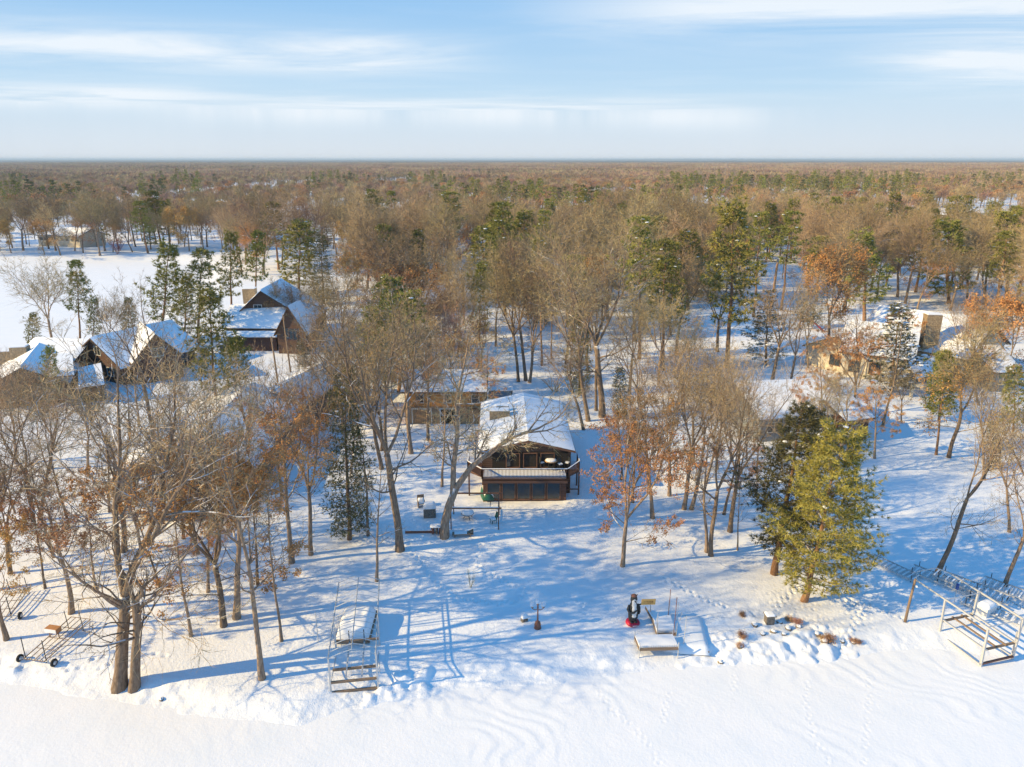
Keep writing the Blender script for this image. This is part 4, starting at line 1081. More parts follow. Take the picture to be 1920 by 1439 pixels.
# ---- cream house right
z0=Hs(60,108)-.4
h=House('cream_house','large cream house with bright snow roofs, stone chimney and red-edged gable at the right',(62,112,z0+.4))
A_=GG(1648,574,10.2);B_=GG(1868,608,10.2); h.block(A_,B_,8.5,5.6,z0,'cream',.7,snow=.32,edge='browntrim')
for q in (3,7,11,16,20): h.win('R',q,3.6,1.5,1.6,'browntrim')
tip=GG(1728,617,9.6); bk=tip+V(-9.5,5.5,0); h.block(tip,bk,4.6,5.4,z0,'cream',.5,snow=.28,wallname='gable_wing_wall',edge='browntrim')
h.win('A',-.3,6.3,2.0,1.5,'browntrim',mull=1); h.win('A',-.3,3.3,2.2,1.5,'browntrim')
for q in (2,5,8): h.win('L',q,3.3,1.5,1.8,'browntrim',mull=1)
c=GG(1750,590,11.6); h.box('chimney',(c.x,c.y,8.9),(2.3,1.5,5.4),-.1,'stone',snow=.22)
A_=GG(1568,632,7.4);B_=GG(1655,612,7.4); h.block(A_,B_,6,4.6,z0,'cream',.6,snow=.28,wallname='left_wing_wall',edge='browntrim')
for q in (2.2,5,7.8): h.win('R',q,3.2,1.6,2.0,'browntrim',mull=1)
h.win('A',0,3.4,1.8,1.8,'browntrim')
slabroof(h,[GG(1700,676,5.4),GG(1752,668,5.4),GG(1768,700,4.4),GG(1716,712,4.4)],edge if False else 'browntrim')
a=GG(1716,712,4.4); 
for q in ((1716,712),(1768,700)): a=GG(*q,4.3); h.box('porch_post',(a.x,a.y+.4,(4.2+z0)/2),(.35,.35,4.2-z0),0,'creamst')
A_=GG(1822,652,7.2);B_=GG(1878,650,7.2); h.block(A_,B_,5.2,4.5,z0,'bluegrey',.6,snow=.28,wallname='right_wing_wall'); h.win('R',2.5,3.2,1.6,1.4,'trim')
# ---- far houses
def farhouse(label,bx,by,blocks,wall,edge='shingle'):
    X,Y,z=G(bx,by); h=House('house',label,(X,Y,z)); 
    for (x1,y1,x2,y2,zr,ze,hw,wins) in blocks:
        A_=GG(x1,y1,zr);B_=GG(x2,y2,zr); h.block(A_,B_,hw,ze,z-.5,wall,.5,snow=.3,edge=edge)
        L_=(B_-A_).length
        for q in range(wins): h.win('R',(q+.7)*L_/(wins+.4),ze-1.3,1.6,1.2,'trim','window','glass',0); 
    return h
farhouse('two-storey cream house with a snowy roof across the frozen bay',120,463,[(80,429,128,429,8.2,6.0,5.5,5),(120,427,172,430,8.6,6.0,6,5)],'cream')
farhouse('house with pale snow roof half hidden behind the bright green pine',540,455,[(508,424,600,420,8.4,5.6,6,5),(505,447,540,440,5,3.6,4,2)],'cream')
hh=farhouse('long brick house with bright snow roofs far away at the right edge',1840,420,[(1790,392,1888,391,9.6,6.2,7,6),(1822,395,1824,388,9.4,6.6,5.5,1)],'redwood')
farhouse('smaller far house with bright snow roof left of the long brick house',1760,425,[(1744,391,1778,392,9,5.8,7,3)],'cream')
farhouse('small pale house deep in the bare wood left of the centre',830,455,[(815,427,850,426,7.5,5,5,3)],'cream')
# ------------------------------------------------------------ items
def Z(x,y): return Hs(x,y)
def prism(name,mat,parent,fn): m=MB(); fn(m); return m.obj(name,mat,parent)
# boat lift with canopy frame (left of centre)
def boatlift(label,o,rz,W,Lc,Hc,Lf,hp,bw='wood'):
    e=empty('boat_lift',o,rz,label,'boat lift')
    # canopy: two side rails, ridge, hoops
    m=MB(); m.tube([(0,-.1,Hc),(0,Lc,Hc)],.05,6); m.obj('canopy_rail','alu',e)
    m=MB(); m.tube([(W,-.1,Hc),(W,Lc,Hc)],.05,6); m.obj('canopy_rail','alu',e)
    m=MB(); m.tube([(W/2,.0,Hc+.55),(W/2,Lc-.4,Hc+.55)],.04,6); m.obj('canopy_ridge','alu',e)
    n=int(Lc/.62)
    for i in range(n+1):
        y=.0+i*(Lc-.1)/n; m=MB(); m.tube([(0,y,Hc),(W*.25,y,Hc+.33),(W*.5,y,Hc+.55),(W*.75,y,Hc+.33),(W,y,Hc)],.03,4); m.obj('canopy_hoop','alu',e)
    for x in (0,W):
        for y in (0.,Lf): m=MB(); m.box(x,y,Hc/2-.25,.11,.11,Hc+.5); m.obj('corner_post','alu',e)
    for y,z in ((0,.25),(0,hp),(Lf*.28,hp+.05),(Lf,hp)): m=MB(); m.box(W/2,y,z,W-.1,.16,.14); m.obj('cross_beam',bw,e)
    for x in (.02,W-.02): m=MB(); m.box(x,Lf/2,.22,.12,Lf,.12); m.obj('side_beam','alu',e)
    for x in (W*.33,W*.67):
        m=MB(); m.box(x,Lf*.5,hp+.18,.1,Lf*.95,.1); b=m.obj('bunk','alu',e); m=MB(); m.tube([(x,Lf*.9,hp+.2),(x,Lf*.9,hp+1.2)],.035,5); m.obj('guide_post','black',b)
    m=MB(); m.lathe([(.34,-.03),(.36,0),(.34,.03)],18); m.v=[(W+.12+v[2],.9+v[0],1.2+v[1]) for v in m.v]; m.obj('winch_wheel','alu',e)
    m=MB(); m.beam((.05,0,hp),(.05,Lf,.3),.05); m.beam((W-.05,0,hp),(W-.05,Lf,.3),.05); m.obj('brace','alu',e)
    return e
X,Y=P(621,1300,.3); X2,Y2=P(709,1291,.3); rz=math.atan2(Y2-Y,X2-X)
boatlift('grey boat lift with a hooped canopy frame left of the lamp post',(X,Y,.1),rz,math.hypot(X2-X,Y2-Y),9.2,3.0,4.3,1.05)
# snow-covered dock stack behind it
def rounded(name,mats,sx,sy,sz,parent=None,amp=.08,seed=1,n=14,pw=.28,rd=False):
    m=MB(); G_=[]
    for i in range(n+1):
        for j in range(n+1):
            u=-1+2*i/n;v=-1+2*j/n; e=max(0,1-abs(u)**7)*max(0,1-abs(v)**7)
            if rd: k_=max(abs(u),abs(v))/(math.hypot(u,v)+1e-6); u,v=u*k_,v*k_; e=max(0,1-(u*u+v*v)**2)
            z=sz*e**pw
            if 0<i<n and 0<j<n: z+=amp*(float(vn(u*3+seed*5,v*3+9,seed))-.5)
            m.v.append((u*sx/2,v*sy/2,z))
    for i in range(n):
        for j in range(n): a=i*(n+1)+j; m.f.append((a,a+n+1,a+n+2,a+1)); m.m.append(0)
    return m.obj(name,mats,parent,True)
X,Y,z=G(660,1207)
e=empty('dock_stack',(X,Y+1.7,z),.02,'pile of stacked dock sections buried under deep snow behind the boat lift','dock stack')
o=rounded('snow','roofsnow',2.5,3.6,.85,e,.12,2,16,.6); o.location=(0,0,.36)
for k in range(2): m=MB(); m.box(0,0,.16+.2*k,2.6,3.6,.12); m.obj('dock_section','wood',e)
for x,y in ((630,1215),(640,1212),(597,1205)):
    X,Y,z=G(x,y); e=empty('mooring_pole',(X,Y,z),0,{630:'thin grey pole at the left corner of the buried dock pile',640:'short thin pole beside the buried dock pile',597:'thin pole standing alone left of the boat lift'}[x],'pole')
    m=MB(); m.tube([(0,0,-.4),(-.05,.1,2.5)],.03,6); m.obj('shaft','alu',e); m=MB(); m.ball((-.05,.1,2.5),.04,6,4); m.obj('cap','alu',e)
# lamp
X,Y,z=G(1008,1178)
e=empty('lamp_post',(X,Y,z),0,'rust-brown lamp post with three clear glass globes in the snow','lamp post')
m=MB(); m.lathe([(.26,-.1),(.28,.05),(.22,.12),(.26,.3),(.2,.55),(.1,.62),(.07,.7),(.055,1.2),(.05,1.8),(.08,1.85),(.05,1.9),(.05,2.1)],14); m.obj('post','rust',e,True)
m=MB(); 
for sg in(-1,1): m.tube([(0,0,1.72),(sg*.2,0,1.62),(sg*.4,0,1.72),(sg*.42,0,1.84)],.032,6); m.lathe([(.09,1.82),(.11,1.87),(.05,1.9)],10,(sg*.42,0,0))
m.lathe([(.09,2.08),(.11,2.14),(.05,2.17)],10); m.obj('arms','rust',e,True)
for x,zz_ in ((-.42,2.05),(.42,2.05),(0,2.34)): m=MB(); m.ball((x,0,zz_),.2,14,9); m.obj('globe','globe',e,True)
# small snowy garden bench / rock by the lamp
X,Y,z=G(983,1165); e=empty('garden_ornament',(X,Y,z),.4,'small dark garden ornament capped with snow left of the lamp post','ornament')
m=MB(); m.box(0,0,.12,.5,.3,.2); m.ball((.1,0,.3),.17,8,6); m.obj('body','rock',e,True); o=rounded('snow','roofsnow',.55,.4,.22,e,.05,3,8); o.location=(0.03,0,.34)
# penguin figure
X,Y,z=G(1186,1170)
e=empty('penguin_figure',(X,Y,z),.1,'tall black and white penguin figure on a red ring holding a small wooden sign','penguin figure')
m=MB(); m.lathe([(.36,.0),(.5,.04),(.56,.14),(.52,.26),(.38,.3),(.2,.28)],20,sx=1,sy=1); m.obj('ring_base','red',e,True)
m=MB(); m.v=[]; 
for k in range(5): m.box(-.1+k*.09,-.545,.16,.05,.03,.1)
m.obj('ring_lettering','white',e)
m=MB(); m.lathe([(.2,.26),(.3,.34),(.37,.6),(.4,.95),(.38,1.35),(.33,1.65),(.25,1.85),(.22,1.95),(.25,2.08),(.27,2.22),(.25,2.38),(.17,2.52),(.05,2.58)],18,sy=.85); b=m.obj('body','black',e,True)
m=MB(); m.lathe([(.04,.36),(.2,.55),(.285,.85),(.29,1.2),(.25,1.5),(.2,1.75),(.17,1.9),(.18,2.05),(.19,2.18),(.12,2.32),(.03,2.38)],16,(0,-.125,0),sy=.78); m.obj('belly','white',e,True)
m=MB(); m.lathe([(.21,2.5),(.24,2.53),(.2,2.56),(.13,2.62),(.04,2.66)],12); 
m.tube([(-.17,0,2.5),(-.28,0,2.64)],[.05,.02],6); m.tube([(.17,0,2.5),(.28,0,2.64)],[.05,.02],6); m.obj('hat','rust',e,True)
m=MB(); m.tube([(0.03,-.28,2.2),(.06,-.46,2.14)],[.06,.012],8); m.obj('beak','black',e,True)
m=MB(); 
for q in(-.07,.11): m.ball((q,-.27,2.29),.025,6,4)
m.obj('eye','ink',e)
m=MB(); m.tube([(-.33,0,1.7),(-.46,-.1,1.4),(-.36,-.3,1.2),(-.05,-.4,1.28),(.15,-.4,1.45)],[.1,.12,.11,.09,.05],8); m.obj('wing','black',e,True)
m=MB(); m.tube([(.3,0,1.75),(.42,-.05,1.5),(.45,-.08,1.15),(.44,-.08,.9)],[.1,.12,.11,.05],8); m.tube([(.36,-.05,1.7),(.6,-.15,1.86)],[.07,.05],6); m.obj('wing','black',e,True)
m=MB()
for q in(-.15,.15): m.ball((q,-.22,.34),.15,8,5,sc3=(1,1.3,.45))
m.obj('foot','black',e,True)
m=MB(); m.v=[]; 
for a,b_ in (((.42,-.18,1.78),(.98,.0,0)),): pass
m.box(.98,-.16,2.06,1.12,.05,.48,.03); s_=m.obj('sign_board','signw',e); s_.rotation_euler=(0,.06,0)
m=MB(); 
rr.seed(4)
for r_,(x0,x1,zz_) in enumerate(((.62,1.3,2.13),(.56,1.32,1.98))):
    x=x0
    while x<x1:
        w_=rr.uniform(.03,.06); k=rr.choice((0,1,2)); m.box(x,-.195,zz_,.018,.012,.09,.03)
        if k: m.box(x+w_*.5,-.195,zz_+(.035 if k==1 else -.035),w_,.012,.018,.03)
        if k==2: m.box(x+w_,-.195,zz_,.018,.012,.09,.03)
        x+=w_+.045
t_=m.obj('sign_lettering','ink',s_)
m=MB(); m.tube([(.9,-.1,1.86),(.45,-.12,1.8)],.035,6); m.tube([(1.42,-.2,2.02),(1.42,-.24,2.02)],.04,6); m.obj('sign_arm','ink',e)
# dock sections right of the penguin
def dock(label,px1,px2,px3,zt,snow=.14,posts=True,slats=True,grp=None,zl=.55):
    """bench like dock section: front-left, front-right, back-left pixel corners at height zt"""
    a=W3(*px1,zt);b=W3(*px2,zt);c=W3(*px3,zt); u=(b-a);v=(c-a); z=Hs(a.x,a.y); o=V(a.x,a.y,z)
    e=empty('dock_section',o,0,label,'dock section',grp); k=MB(); q=[V(0,0,0),u,u+v,v]; up=V(0,0,zt-z)
    m=MB(); 
    for s1,s2 in zip(q,q[1:]+q[:1]): m.beam(s1+up,s2+up,.07,.16)
    m.obj('frame','wood',e)
    m=MB(); n=22
    for i in range(n): p0=q[0]+u*((i+.5)/n)*1.0; m.beam(p0+up+V(0,0,.09),p0+v+up+V(0,0,.09),u.length/n*.72,.03)
    dk=m.obj('decking','wood',e)
    if snow:
        m=MB()
        for i in range(n): p0=q[0]+u*((i+.5)/n)+v*.06; m.beam(p0+up+V(0,0,.11+snow/2),p0+v*.9+up+V(0,0,.11+snow/2),u.length/n*.66,snow)
        m.beam(q[0]+v*.55+u*.03+up+V(0,0,.11+snow/2),q[1]+v*.55-u*.03+up+V(0,0,.11+snow/2),v.length*.86,snow*1.05)
        m.obj('snow_layer','roofsnow',e)
    if posts:
        for s1 in q: m=MB(); m.tube([s1+V(0,0,-.3),s1+up+V(0,0,zl)],.035,6); m.obj('leg','alu',e)
    return e
dock('low dock section with snowy slats and thin legs, nearest the lake below the penguin',(1199,1219),(1272,1217),(1190,1196),.95)
dock('snow-covered dock section standing behind the nearest slatted one',(1232,1192),(1268,1192),(1219,1150),.8,.2,zl=1.1)
X,Y,z=G(1345,1218); 
e=empty('buried_dock',(X-2.2,Y+1.6,z-.1),-.1,'wide dock platform completely buried in smooth snow right of the thin poles','dock section')
o=rounded('snow','roofsnow',3.6,4.4,.55,e,.1,5); m=MB(); m.box(0,0,.15,3.3,4.1,.15); m.obj('deck','wood',e)
for x,yb,yt,i in ((1252,1165,1105,0),(1262,1200,1122,1),(1275,1170,1148,2),(1281,1218,1158,3),(1230,1190,1150,4),(1268,1170,1130,5)):
    X,Y,z=G(x,yb); m=MB(); hh=(yb-yt)*.047
    e=empty('steel_pole',(X,Y,z),0,['tallest thin pole behind the dock sections','second tall thin pole, right of the tallest behind the docks','short thin pole between the dock sections and the buried platform','thin pole at the right end of the nearest slatted dock','thin pole at the left side of the rear dock section','slim pole just left of the buried platform'][i],'pole')
    m.tube([(0,0,-.3),(.06,.05,hh)],.028,6); m.obj('shaft','rust' if i in(0,1) else 'alu',e); m=MB(); m.box(0.01,0,.08,.12,.12,.05); m.obj('foot','alu',e)
X,Y,z=G(1222,1172); e=empty('leaning_plank',(X,Y,z),0,'narrow snow-edged plank leaning on the rear dock section','plank'); m=MB(); m.beam((-.3,1.2,.75),(.25,-.6,.3),.1,.25); m.obj('board','wood',e); m=MB(); m.beam((-.3,1.2,.92),(.25,-.6,.47),.08,.06); m.obj('snow','roofsnow',e)
# stone block, rocks, dry plants
X,Y,z=G(1442,1166); e=empty('stone_pillar',(X,Y,z),.1,'square stone pillar with a flat snowy cap among the shore rocks','pillar')
m=MB(); m.box(0,0,.25,.62,.55,.7); m.obj('body','rock',e); m=MB(); m.box(0,0,.63,.78,.7,.08); m.obj('cap','rock',e); o=rounded('snow','roofsnow',.76,.68,.14,e,.02,3,8); o.location=(0,0,.67)
rr.seed(77)
RL=[(1415,1172,.45),(1462,1168,.4),(1478,1180,.5),(1497,1176,.38),(1350,1242,.3),(1352,1243,.25),(1388,1215,.4),(1547,1203,.5),(1532,1190,.45),(1580,1204,.3),(1600,1206,.3),(303,1312,.28),(1470,1190,.35),(1450,1185,.4),(1430,1190,.42)]
for i,(x,y,s) in enumerate(RL):
    s*=.72
    X,Y,z=G(x,y); m=MB(); m.ball((0,0,0),s,9,6,sc3=(1,.8,.62)); m.v=[(a*(1+.35*(float(vn(a*4+i*3,b*4+c_*5,i))-.5)),b*(1+.3*(float(vn(b*4+i,c_*4,i+9))-.5)),c_) for a,b,c_ in m.v]
    e=empty('shore_rock',(X,Y,z-s*.05),rr.uniform(0,6),'snow-capped brown rock on the lake shore among the dry plants' if i!=11 else 'small brown rock on the snow bank right of the largest tree','rock','rocks on the snowy shore' if i!=11 else None)
    m.obj('stone','rock',e,True); o=rounded('snow','roofsnow',s*1.5,s*1.2,s*.3,e,.1,i,8,.5,True); o.location=(s*.1,0,s*.42)
SH=[shrubmesh(500+i,.9,16,'grass','grass',.02) for i in range(3)]; SB=[shrubmesh(510+i,2.6,12,'twig',None,.02) for i in range(2)]; SR=shrubmesh(520,5.5,16,'berry','berry',.05)
for i,(x,y,s) in enumerate([(1393,1156,.8),(1392,1196,1.),(1386,1215,.7),(1478,1166,.9),(1495,1170,.9),(1555,1203,1.25),(1600,1204,.8),(1610,1208,.6),(1540,1200,.6),(1330,1250,.3)][:9]):
    X,Y,z=G(x,y); e=empty('dry_plant',(X,Y,z),i*1.3,'tuft of dry reddish brown plants poking through the shore snow','plant','dry plants on the snowy shore'); e.scale=(s*.6,s*.6,s*.55); part('stems',SH[i%3],e)
for i,(x,y,s,lb) in enumerate([(882,1102,.75,'tiny leafless sapling in the open snowy yard'),(505,760,1.5,'leafless shrub beside the cream garage'),(900,720,1.8,'leafless hedge shrub behind the cabin, left of two'),(1040,735,1.6,'leafless hedge shrub behind the cabin, right of two'),(640,800,1.3,'leafless shrub at the cream garage corner'),(1300,900,1.2,'leafless shrub below the shaded house'),(1470,890,1.4,'leafless shrub under the shaded house deck'),(530,790,1.4,'bushy leafless shrub in front of the cream garage door'),(870,660,1.8,'thicket shrub behind the garage roof'),(1740,760,1.5,'bare shrub below the cream house porch')]):
    X,Y,z=G(x,y); e=empty('bare_shrub',(X,Y,z),i,lb,'shrub'); e.scale=(s*(.5 if i==0 else 1.2),)*2+(s,); part('stems',SB[i%2],e)
X,Y,z=G(222,489); e=empty('red_twigged_tree',(X,Y,z),0,'small round tree with red twigs on the far shore of the bay','tree'); e.scale=(1.3,1.3,1.2); part('stems',SR,e)
# leaning lamp/totem post on the right
X,Y,z=G(1697,1166); e=empty('wooden_post',(X,Y,z),0,'tall weathered wooden post with a small white lamp near the right dock frames','post')
m=MB(); m.tube([(0,0,-.4),(.05,0,1.5),(.18,0,3.8)],[.11,.1,.085],7); m.obj('shaft','wood',e,True); m=MB(); m.ball((.33,-.1,3.2),.09,8,6); m.tube([(.15,0,3.3),(.33,-.1,3.25)],.02,5); m.obj('lamp','white',e,True)
# right boat lift
a=W3(1762,1187,.3); b=W3(1840,1246,.2); c=W3(1899,1232,.2); dr=math.atan2(c.y-b.y,c.x-b.x)
Lf=math.hypot(a.x-b.x,a.y-b.y); Wd=math.hypot(c.x-b.x,c.y-b.y)
e=empty('boat_lift',(b.x,b.y,.1),0,'large white boat lift with a long open canopy frame at the right lake edge','boat lift')
u=V(c.x-b.x,c.y-b.y,0); v=V(a.x-b.x,a.y-b.y,0); up=V(0,0,1)
for i,(s,t) in enumerate(((0,0),(1,0),(0,1),(1,1))):
    m=MB(); q=u*s+v*t; m.beam(q-up*.3,q+up*3.25+u*(.04 if s else -.04),.13); m.obj('corner_post','alu',e)
    if t==0: m=MB(); m.beam(q+v*.03-up*.1,q+v*.03+up*2.2,.08); m.obj('winch_tube','alu',e)
m=MB(); m.beam(up*.12-u*.05,v+up*.12,.1); m.obj('skid','alu',e); m=MB(); m.beam(u+up*.12,u+v+up*.12,.1); m.obj('skid','alu',e)
m=MB(); m.beam(up*.15,u+up*.15,.14,.12); m.obj('base_beam','rust',e)
for t in (0.03,1.0): m=MB(); m.beam(v*t+up*1.25,u+v*t+up*1.25,.12,.16); m.obj('platform_beam','wood',e)
for s in (.02,.36,.66,.98): m=MB(); m.beam(u*s-v*.03+up*1.36,u*s+v*1.03+up*1.36,.13,.09); m.obj('bunk','wood' if s in(.36,.66) else 'alu',e)
for s in (-.05,1.1): m=MB(); m.beam(u*s-v*.25+up*3.2,u*s+v*1.75+up*3.2,.09,.12); m.obj('canopy_rail','alu',e)
m=MB(); m.tube([u*-.05+v*1.75+up*3.2,u*.2+v*1.95+up*3.4,u*.85+v*1.95+up*3.4,u*1.1+v*1.75+up*3.2],.045,6); m.obj('canopy_end_hoop','alu',e)
for t in (0.02,.98): m=MB(); m.tube([u*-.05+v*t+up*3.2,u*1.1+v*t+up*3.2],.04,6); m.obj('canopy_crossbar','alu',e)
# ladder like dock frames
def ladder(label,a,b,w,z1,z2,n,mat='alu',legs=True):
    A_=W3(*a,z1);B_=W3(*b,z2);z=Hs(A_.x,A_.y); e=empty('ladder_dock',(A_.x,A_.y,z),0,label,'dock'); u=V(B_.x-A_.x,B_.y-A_.y,z2-z1); r=V(-u.y,u.x,0).normalized()*w; o=V(0,0,z1-z)
    for s in (0,1): m=MB(); m.beam(o+r*s,o+r*s+u,.07,.12); m.obj('side_rail',mat,e)
    m=MB(); 
    for i in range(n+1): q=o+u*(i/n); m.beam(q,q+r,.05,.05)
    m.obj('rungs',mat,e)
    m=MB()
    for i in range(0,n,2): q=o+u*((i+.3)/n)+V(0,0,.05); m.beam(q+r*.12,q+r*.88,u.length/n*.45,.05)
    m.obj('snow','roofsnow',e)
    if legs:
        for t in (.08,.92):
            for s in (0,1): m=MB(); q=o+u*t+r*s; m.tube([q-V(0,0,z1-z+.3),q+V(0,0,.5)],.03,5); m.obj('leg','black',e)
    return e
ladder('long dock frame lying farthest away behind the leaning tree',(1622,1048),(1716,1092),1.4,.9,.9,22)
ladder('middle dock frame with snowy rungs overlapping the first',(1700,1070),(1830,1120),1.5,.9,1.0,22)
ladder('dock frame passing under the white canopy rail',(1748,1080),(1890,1135),1.6,1.2,1.2,24)
ladder('stacked dock frame with snowy rungs at the right edge',(1835,1095),(1985,1150),1.7,1.0,1.0,24)
ladder('upper dock frame crossing above the other stacked frames at the right edge',(1800,1130),(1935,1182),1.2,.8,.8,20)
ladder('lowest dock frame at the right edge near the second lift',(1880,1120),(2010,1195),1.5,.6,.6,20)
X,Y,z=G(1848,1150); e=empty('storage_box',(X,Y,z),0,'white snow-topped box between the dock frames and the right boat lift','box'); m=MB(); m.box(0,0,.35,1.3,.8,.8,.5); m.obj('body','white',e); o=rounded('snow','roofsnow',1.3,.9,.25,e,.05,4,8); o.location=(0,0,.75); o.rotation_euler=(0,0,.5)

X,Y,z=G(1789,1130); e=empty('blue_float',(X,Y,z),0,'small blue float hanging under the white canopy rail','float'); m=MB(); m.lathe([(.05,1.2),(.12,1.25),(.12,1.7),(.05,1.75)],10); m.obj('body','blue',e,True); m=MB(); m.tube([(0,0,-.1),(0,0,1.25)],.025,5); m.obj('pole','alu',e)
# second lift partly outside the frame at the right
# left: roll-in dock on wheels
def rolldock(label,px,rz,L_=4.6,W_=1.7):
    X,Y,z=G(*px); e=empty('roll_in_dock',(X,Y,z),rz,label,'dock')
    for s in(0,1): m=MB(); m.beam((W_*s,0,.45),(W_*s,L_,.75),.045,.06); m.obj('side_rail','wood',e)
    m=MB(); 
    for i in range(5): t=i/4; m.beam((0,L_*t,.47+.3*t),(W_,L_*t,.47+.3*t),.035,.035)
    for x in (.4,.85,1.3): m.beam((x,0,.43),(x,L_,.73),.035,.04)
    m.obj('cross_bars','wood',e)
    m=MB(); m.tube([(-.5,.2,.34),(W_+.6,.2,.34)],.05,6); m.obj('axle','alu',e)
    for x in(-.5,W_+.6):
        m=MB(); m.lathe([(.2,-.08),(.28,-.07),(.29,0),(.28,.07),(.2,.08)],16); m.v=[(x+v[2],.2+v[0],.3+v[1]) for v in m.v]; w=m.obj('wheel','rubber',e,True)
        m=MB(); m.lathe([(.15,-.11),(.15,.11)],10); m.v=[(x+v[2],.2+v[0],.3+v[1]) for v in m.v]; m.obj('rim','alu',w,True)
    for x in (0,W_):
        m=MB(); m.tube([(x,.2,.2),(x-.12,.3,2.)],.035,5); m.obj('upright','black',e)
    for x in(.3,1.6): m=MB(); m.tube([(x,L_*.85,.2),(x-.1,L_*.85,1.8)],.03,5); m.obj('upright','black',e)
    return e
rolldock('rusty roll-in dock frame on two black wheels at the left shore',(46,1246),-.18)
rolldock('dock frame with wheels cut off by the left photo edge',(-22,1170),.2,4.,1.6)
X,Y,z=G(103,1196); e=empty('wooden_box',(X,Y,z),-.2,'small orange-brown box with snow on top hanging over the rolling dock','box'); m=MB(); m.box(0,0,.75,1.0,.5,.35); m.obj('body','orangeb',e); m=MB(); m.box(0,-.22,.75,.96,.12,.3); m.obj('snow','roofsnow',e)
for q in (-.4,.4): m=MB(); m.tube([(q,0,-.2),(q,0,.6)],.04,5); m.obj('leg','wood',e)
# fire pit corner
X,Y,z=G(846,993); X2,Y2,z2=G(935,988)
e=empty('timber_pergola',(X,Y,z),0,'thin brown timber pergola beside the leaning oak','pergola')
W_=X2-X; Dp=3.2
for x,y in ((0,0),(W_,0),(0,Dp),(W_,Dp)): m=MB(); m.box(x,y,1.05,.1,.1,2.4); m.obj('post','browntrim',e)
m=MB(); m.beam((-.3,0,2.25),(W_+.3,0,2.25),.09,.14); m.beam((-.3,Dp,2.25),(W_+.3,Dp,2.25),.09,.14); m.obj('beam','browntrim',e)
m=MB(); m.beam((W_,0,2.3),(W_,Dp,2.3),.08); m.beam((0,0,2.3),(0,Dp,2.3),.08); m.beam((W_-.8,0,2.2),(W_-.8,Dp*.6,2.2),.06); m.obj('side_beam','browntrim',e)
m=MB(); m.beam((0,0,2.35),(W_,0,2.35),.08,.05); m.obj('snow','roofsnow',e)
X,Y,z=G(877,972); e=empty('round_table',(X,Y,z),0,'round garden table piled with snow under the timber frame','table')
m=MB(); m.lathe([(.62,.55),(.66,.57),(.6,.6)],18); m.obj('tabletop','black',e,True); m=MB(); m.lathe([(.64,.6),(.6,.72),(.35,.8),(.02,.82)],18); m.obj('snow','roofsnow',e,True)
for a in range(4): m=MB(); m.tube([(.15*math.cos(a*1.57+.5),.15*math.sin(a*1.57+.5),.55),(.5*math.cos(a*1.57+.5),.5*math.sin(a*1.57+.5),0)],.03,5); m.obj('leg','black',e)
X,Y,z=G(925,981); e=empty('garden_chair',(X,Y,z),.5,'dark green garden chair with snow on its seat under the timber frame','chair')
m=MB(); m.box(0,0,.4,.55,.55,.05); m.obj('seat','green',e); m=MB(); m.beam((.25,0,.42),(.5,0,1.05),.5,.04); m.obj('backrest','green',e); o=rounded('snow','roofsnow',.5,.5,.2,e,.03,2,7); o.location=(-.02,0,.42)
for sx_ in(-.22,.22):
    for sy in (-.22,.22): m=MB(); m.beam((sx_,sy,0),(sx_,sy,.4),.04); m.obj('leg','green',e)
X,Y,z=G(848,1006); e=empty('garden_lounger',(X,Y,z),.08,'low dark wooden lounger in the snow below the timber frame','lounger')
m=MB(); m.box(1.0,0,.28,2.,.6,.07); m.obj('frame','wood',e); m=MB(); m.beam((1.5,0,.3),(2.0,0,.55),.6,.05); m.obj('backrest','wood',e); m=MB(); m.box(.8,0,.34,1.2,.5,.05); m.obj('snow','roofsnow',e)
for x in (.25,1.7): m=MB(); m.box(x,0,.12,.08,.5,.25); m.obj('leg','wood',e)
X,Y,z=G(822,1000); e=empty('fire_wood_stack',(X,Y,z),0,'stack of dark split logs topped with snow left of the leaning oak','firewood')
rr.seed(5)
for i in range(12):
    m=MB(); a=(i%4)*.34-.5; b=.13+(i//4)*.24; m.tube([(a+rr.uniform(-.04,.04),-.3,b),(a,.35,b+rr.uniform(-.02,.02))],.12,7); m.obj('log','wood' if i%2 else 'rust',e,False)
o=rounded('snow','roofsnow',1.5,.7,.16,e,.06,6,8); o.location=(0,0,.74)
X,Y,z=G(760,1000); X2,Y2,_=G(815,999); e=empty('border_timber',(X,Y,z),math.atan2(Y2-Y,X2-X),'long reddish border timber in the snow between the tall tree and the log stack','timber'); L_=math.hypot(X2-X,Y2-Y)
m=MB(); m.box(L_/2,0,.12,L_,.2,.3); m.obj('beam','rust',e); m=MB(); m.box(L_/2,0,.29,L_-.05,.18,.05); m.obj('snow','roofsnow',e)
X,Y,z=G(806,968); e=empty('stone_grill',(X,Y,z),.1,'stone grill block with rounded snow cap behind the log stack','grill'); m=MB(); m.box(0,0,.5,1.2,.9,1.); m.obj('body','rock',e); o=rounded('snow','roofsnow',1.25,.95,.45,e,.1,8,8); o.location=(0,0,.99)
X,Y,z=G(790,950); e=empty('snowy_armchair',(X,Y,z),.3,'wooden armchair heaped with snow left of the stone grill','chair'); m=MB(); m.box(0,0,.4,.7,.6,.08); m.obj('seat','wood',e); m=MB(); m.box(0,.3,.8,.7,.06,.8); m.obj('backrest','wood',e); o=rounded('snow','roofsnow',.7,.6,.45,e,.08,4,8); o.location=(0,0,.45)
for q in(-.32,.32): m=MB(); m.box(q,0,.35,.07,.6,.7); m.obj('arm','wood',e)
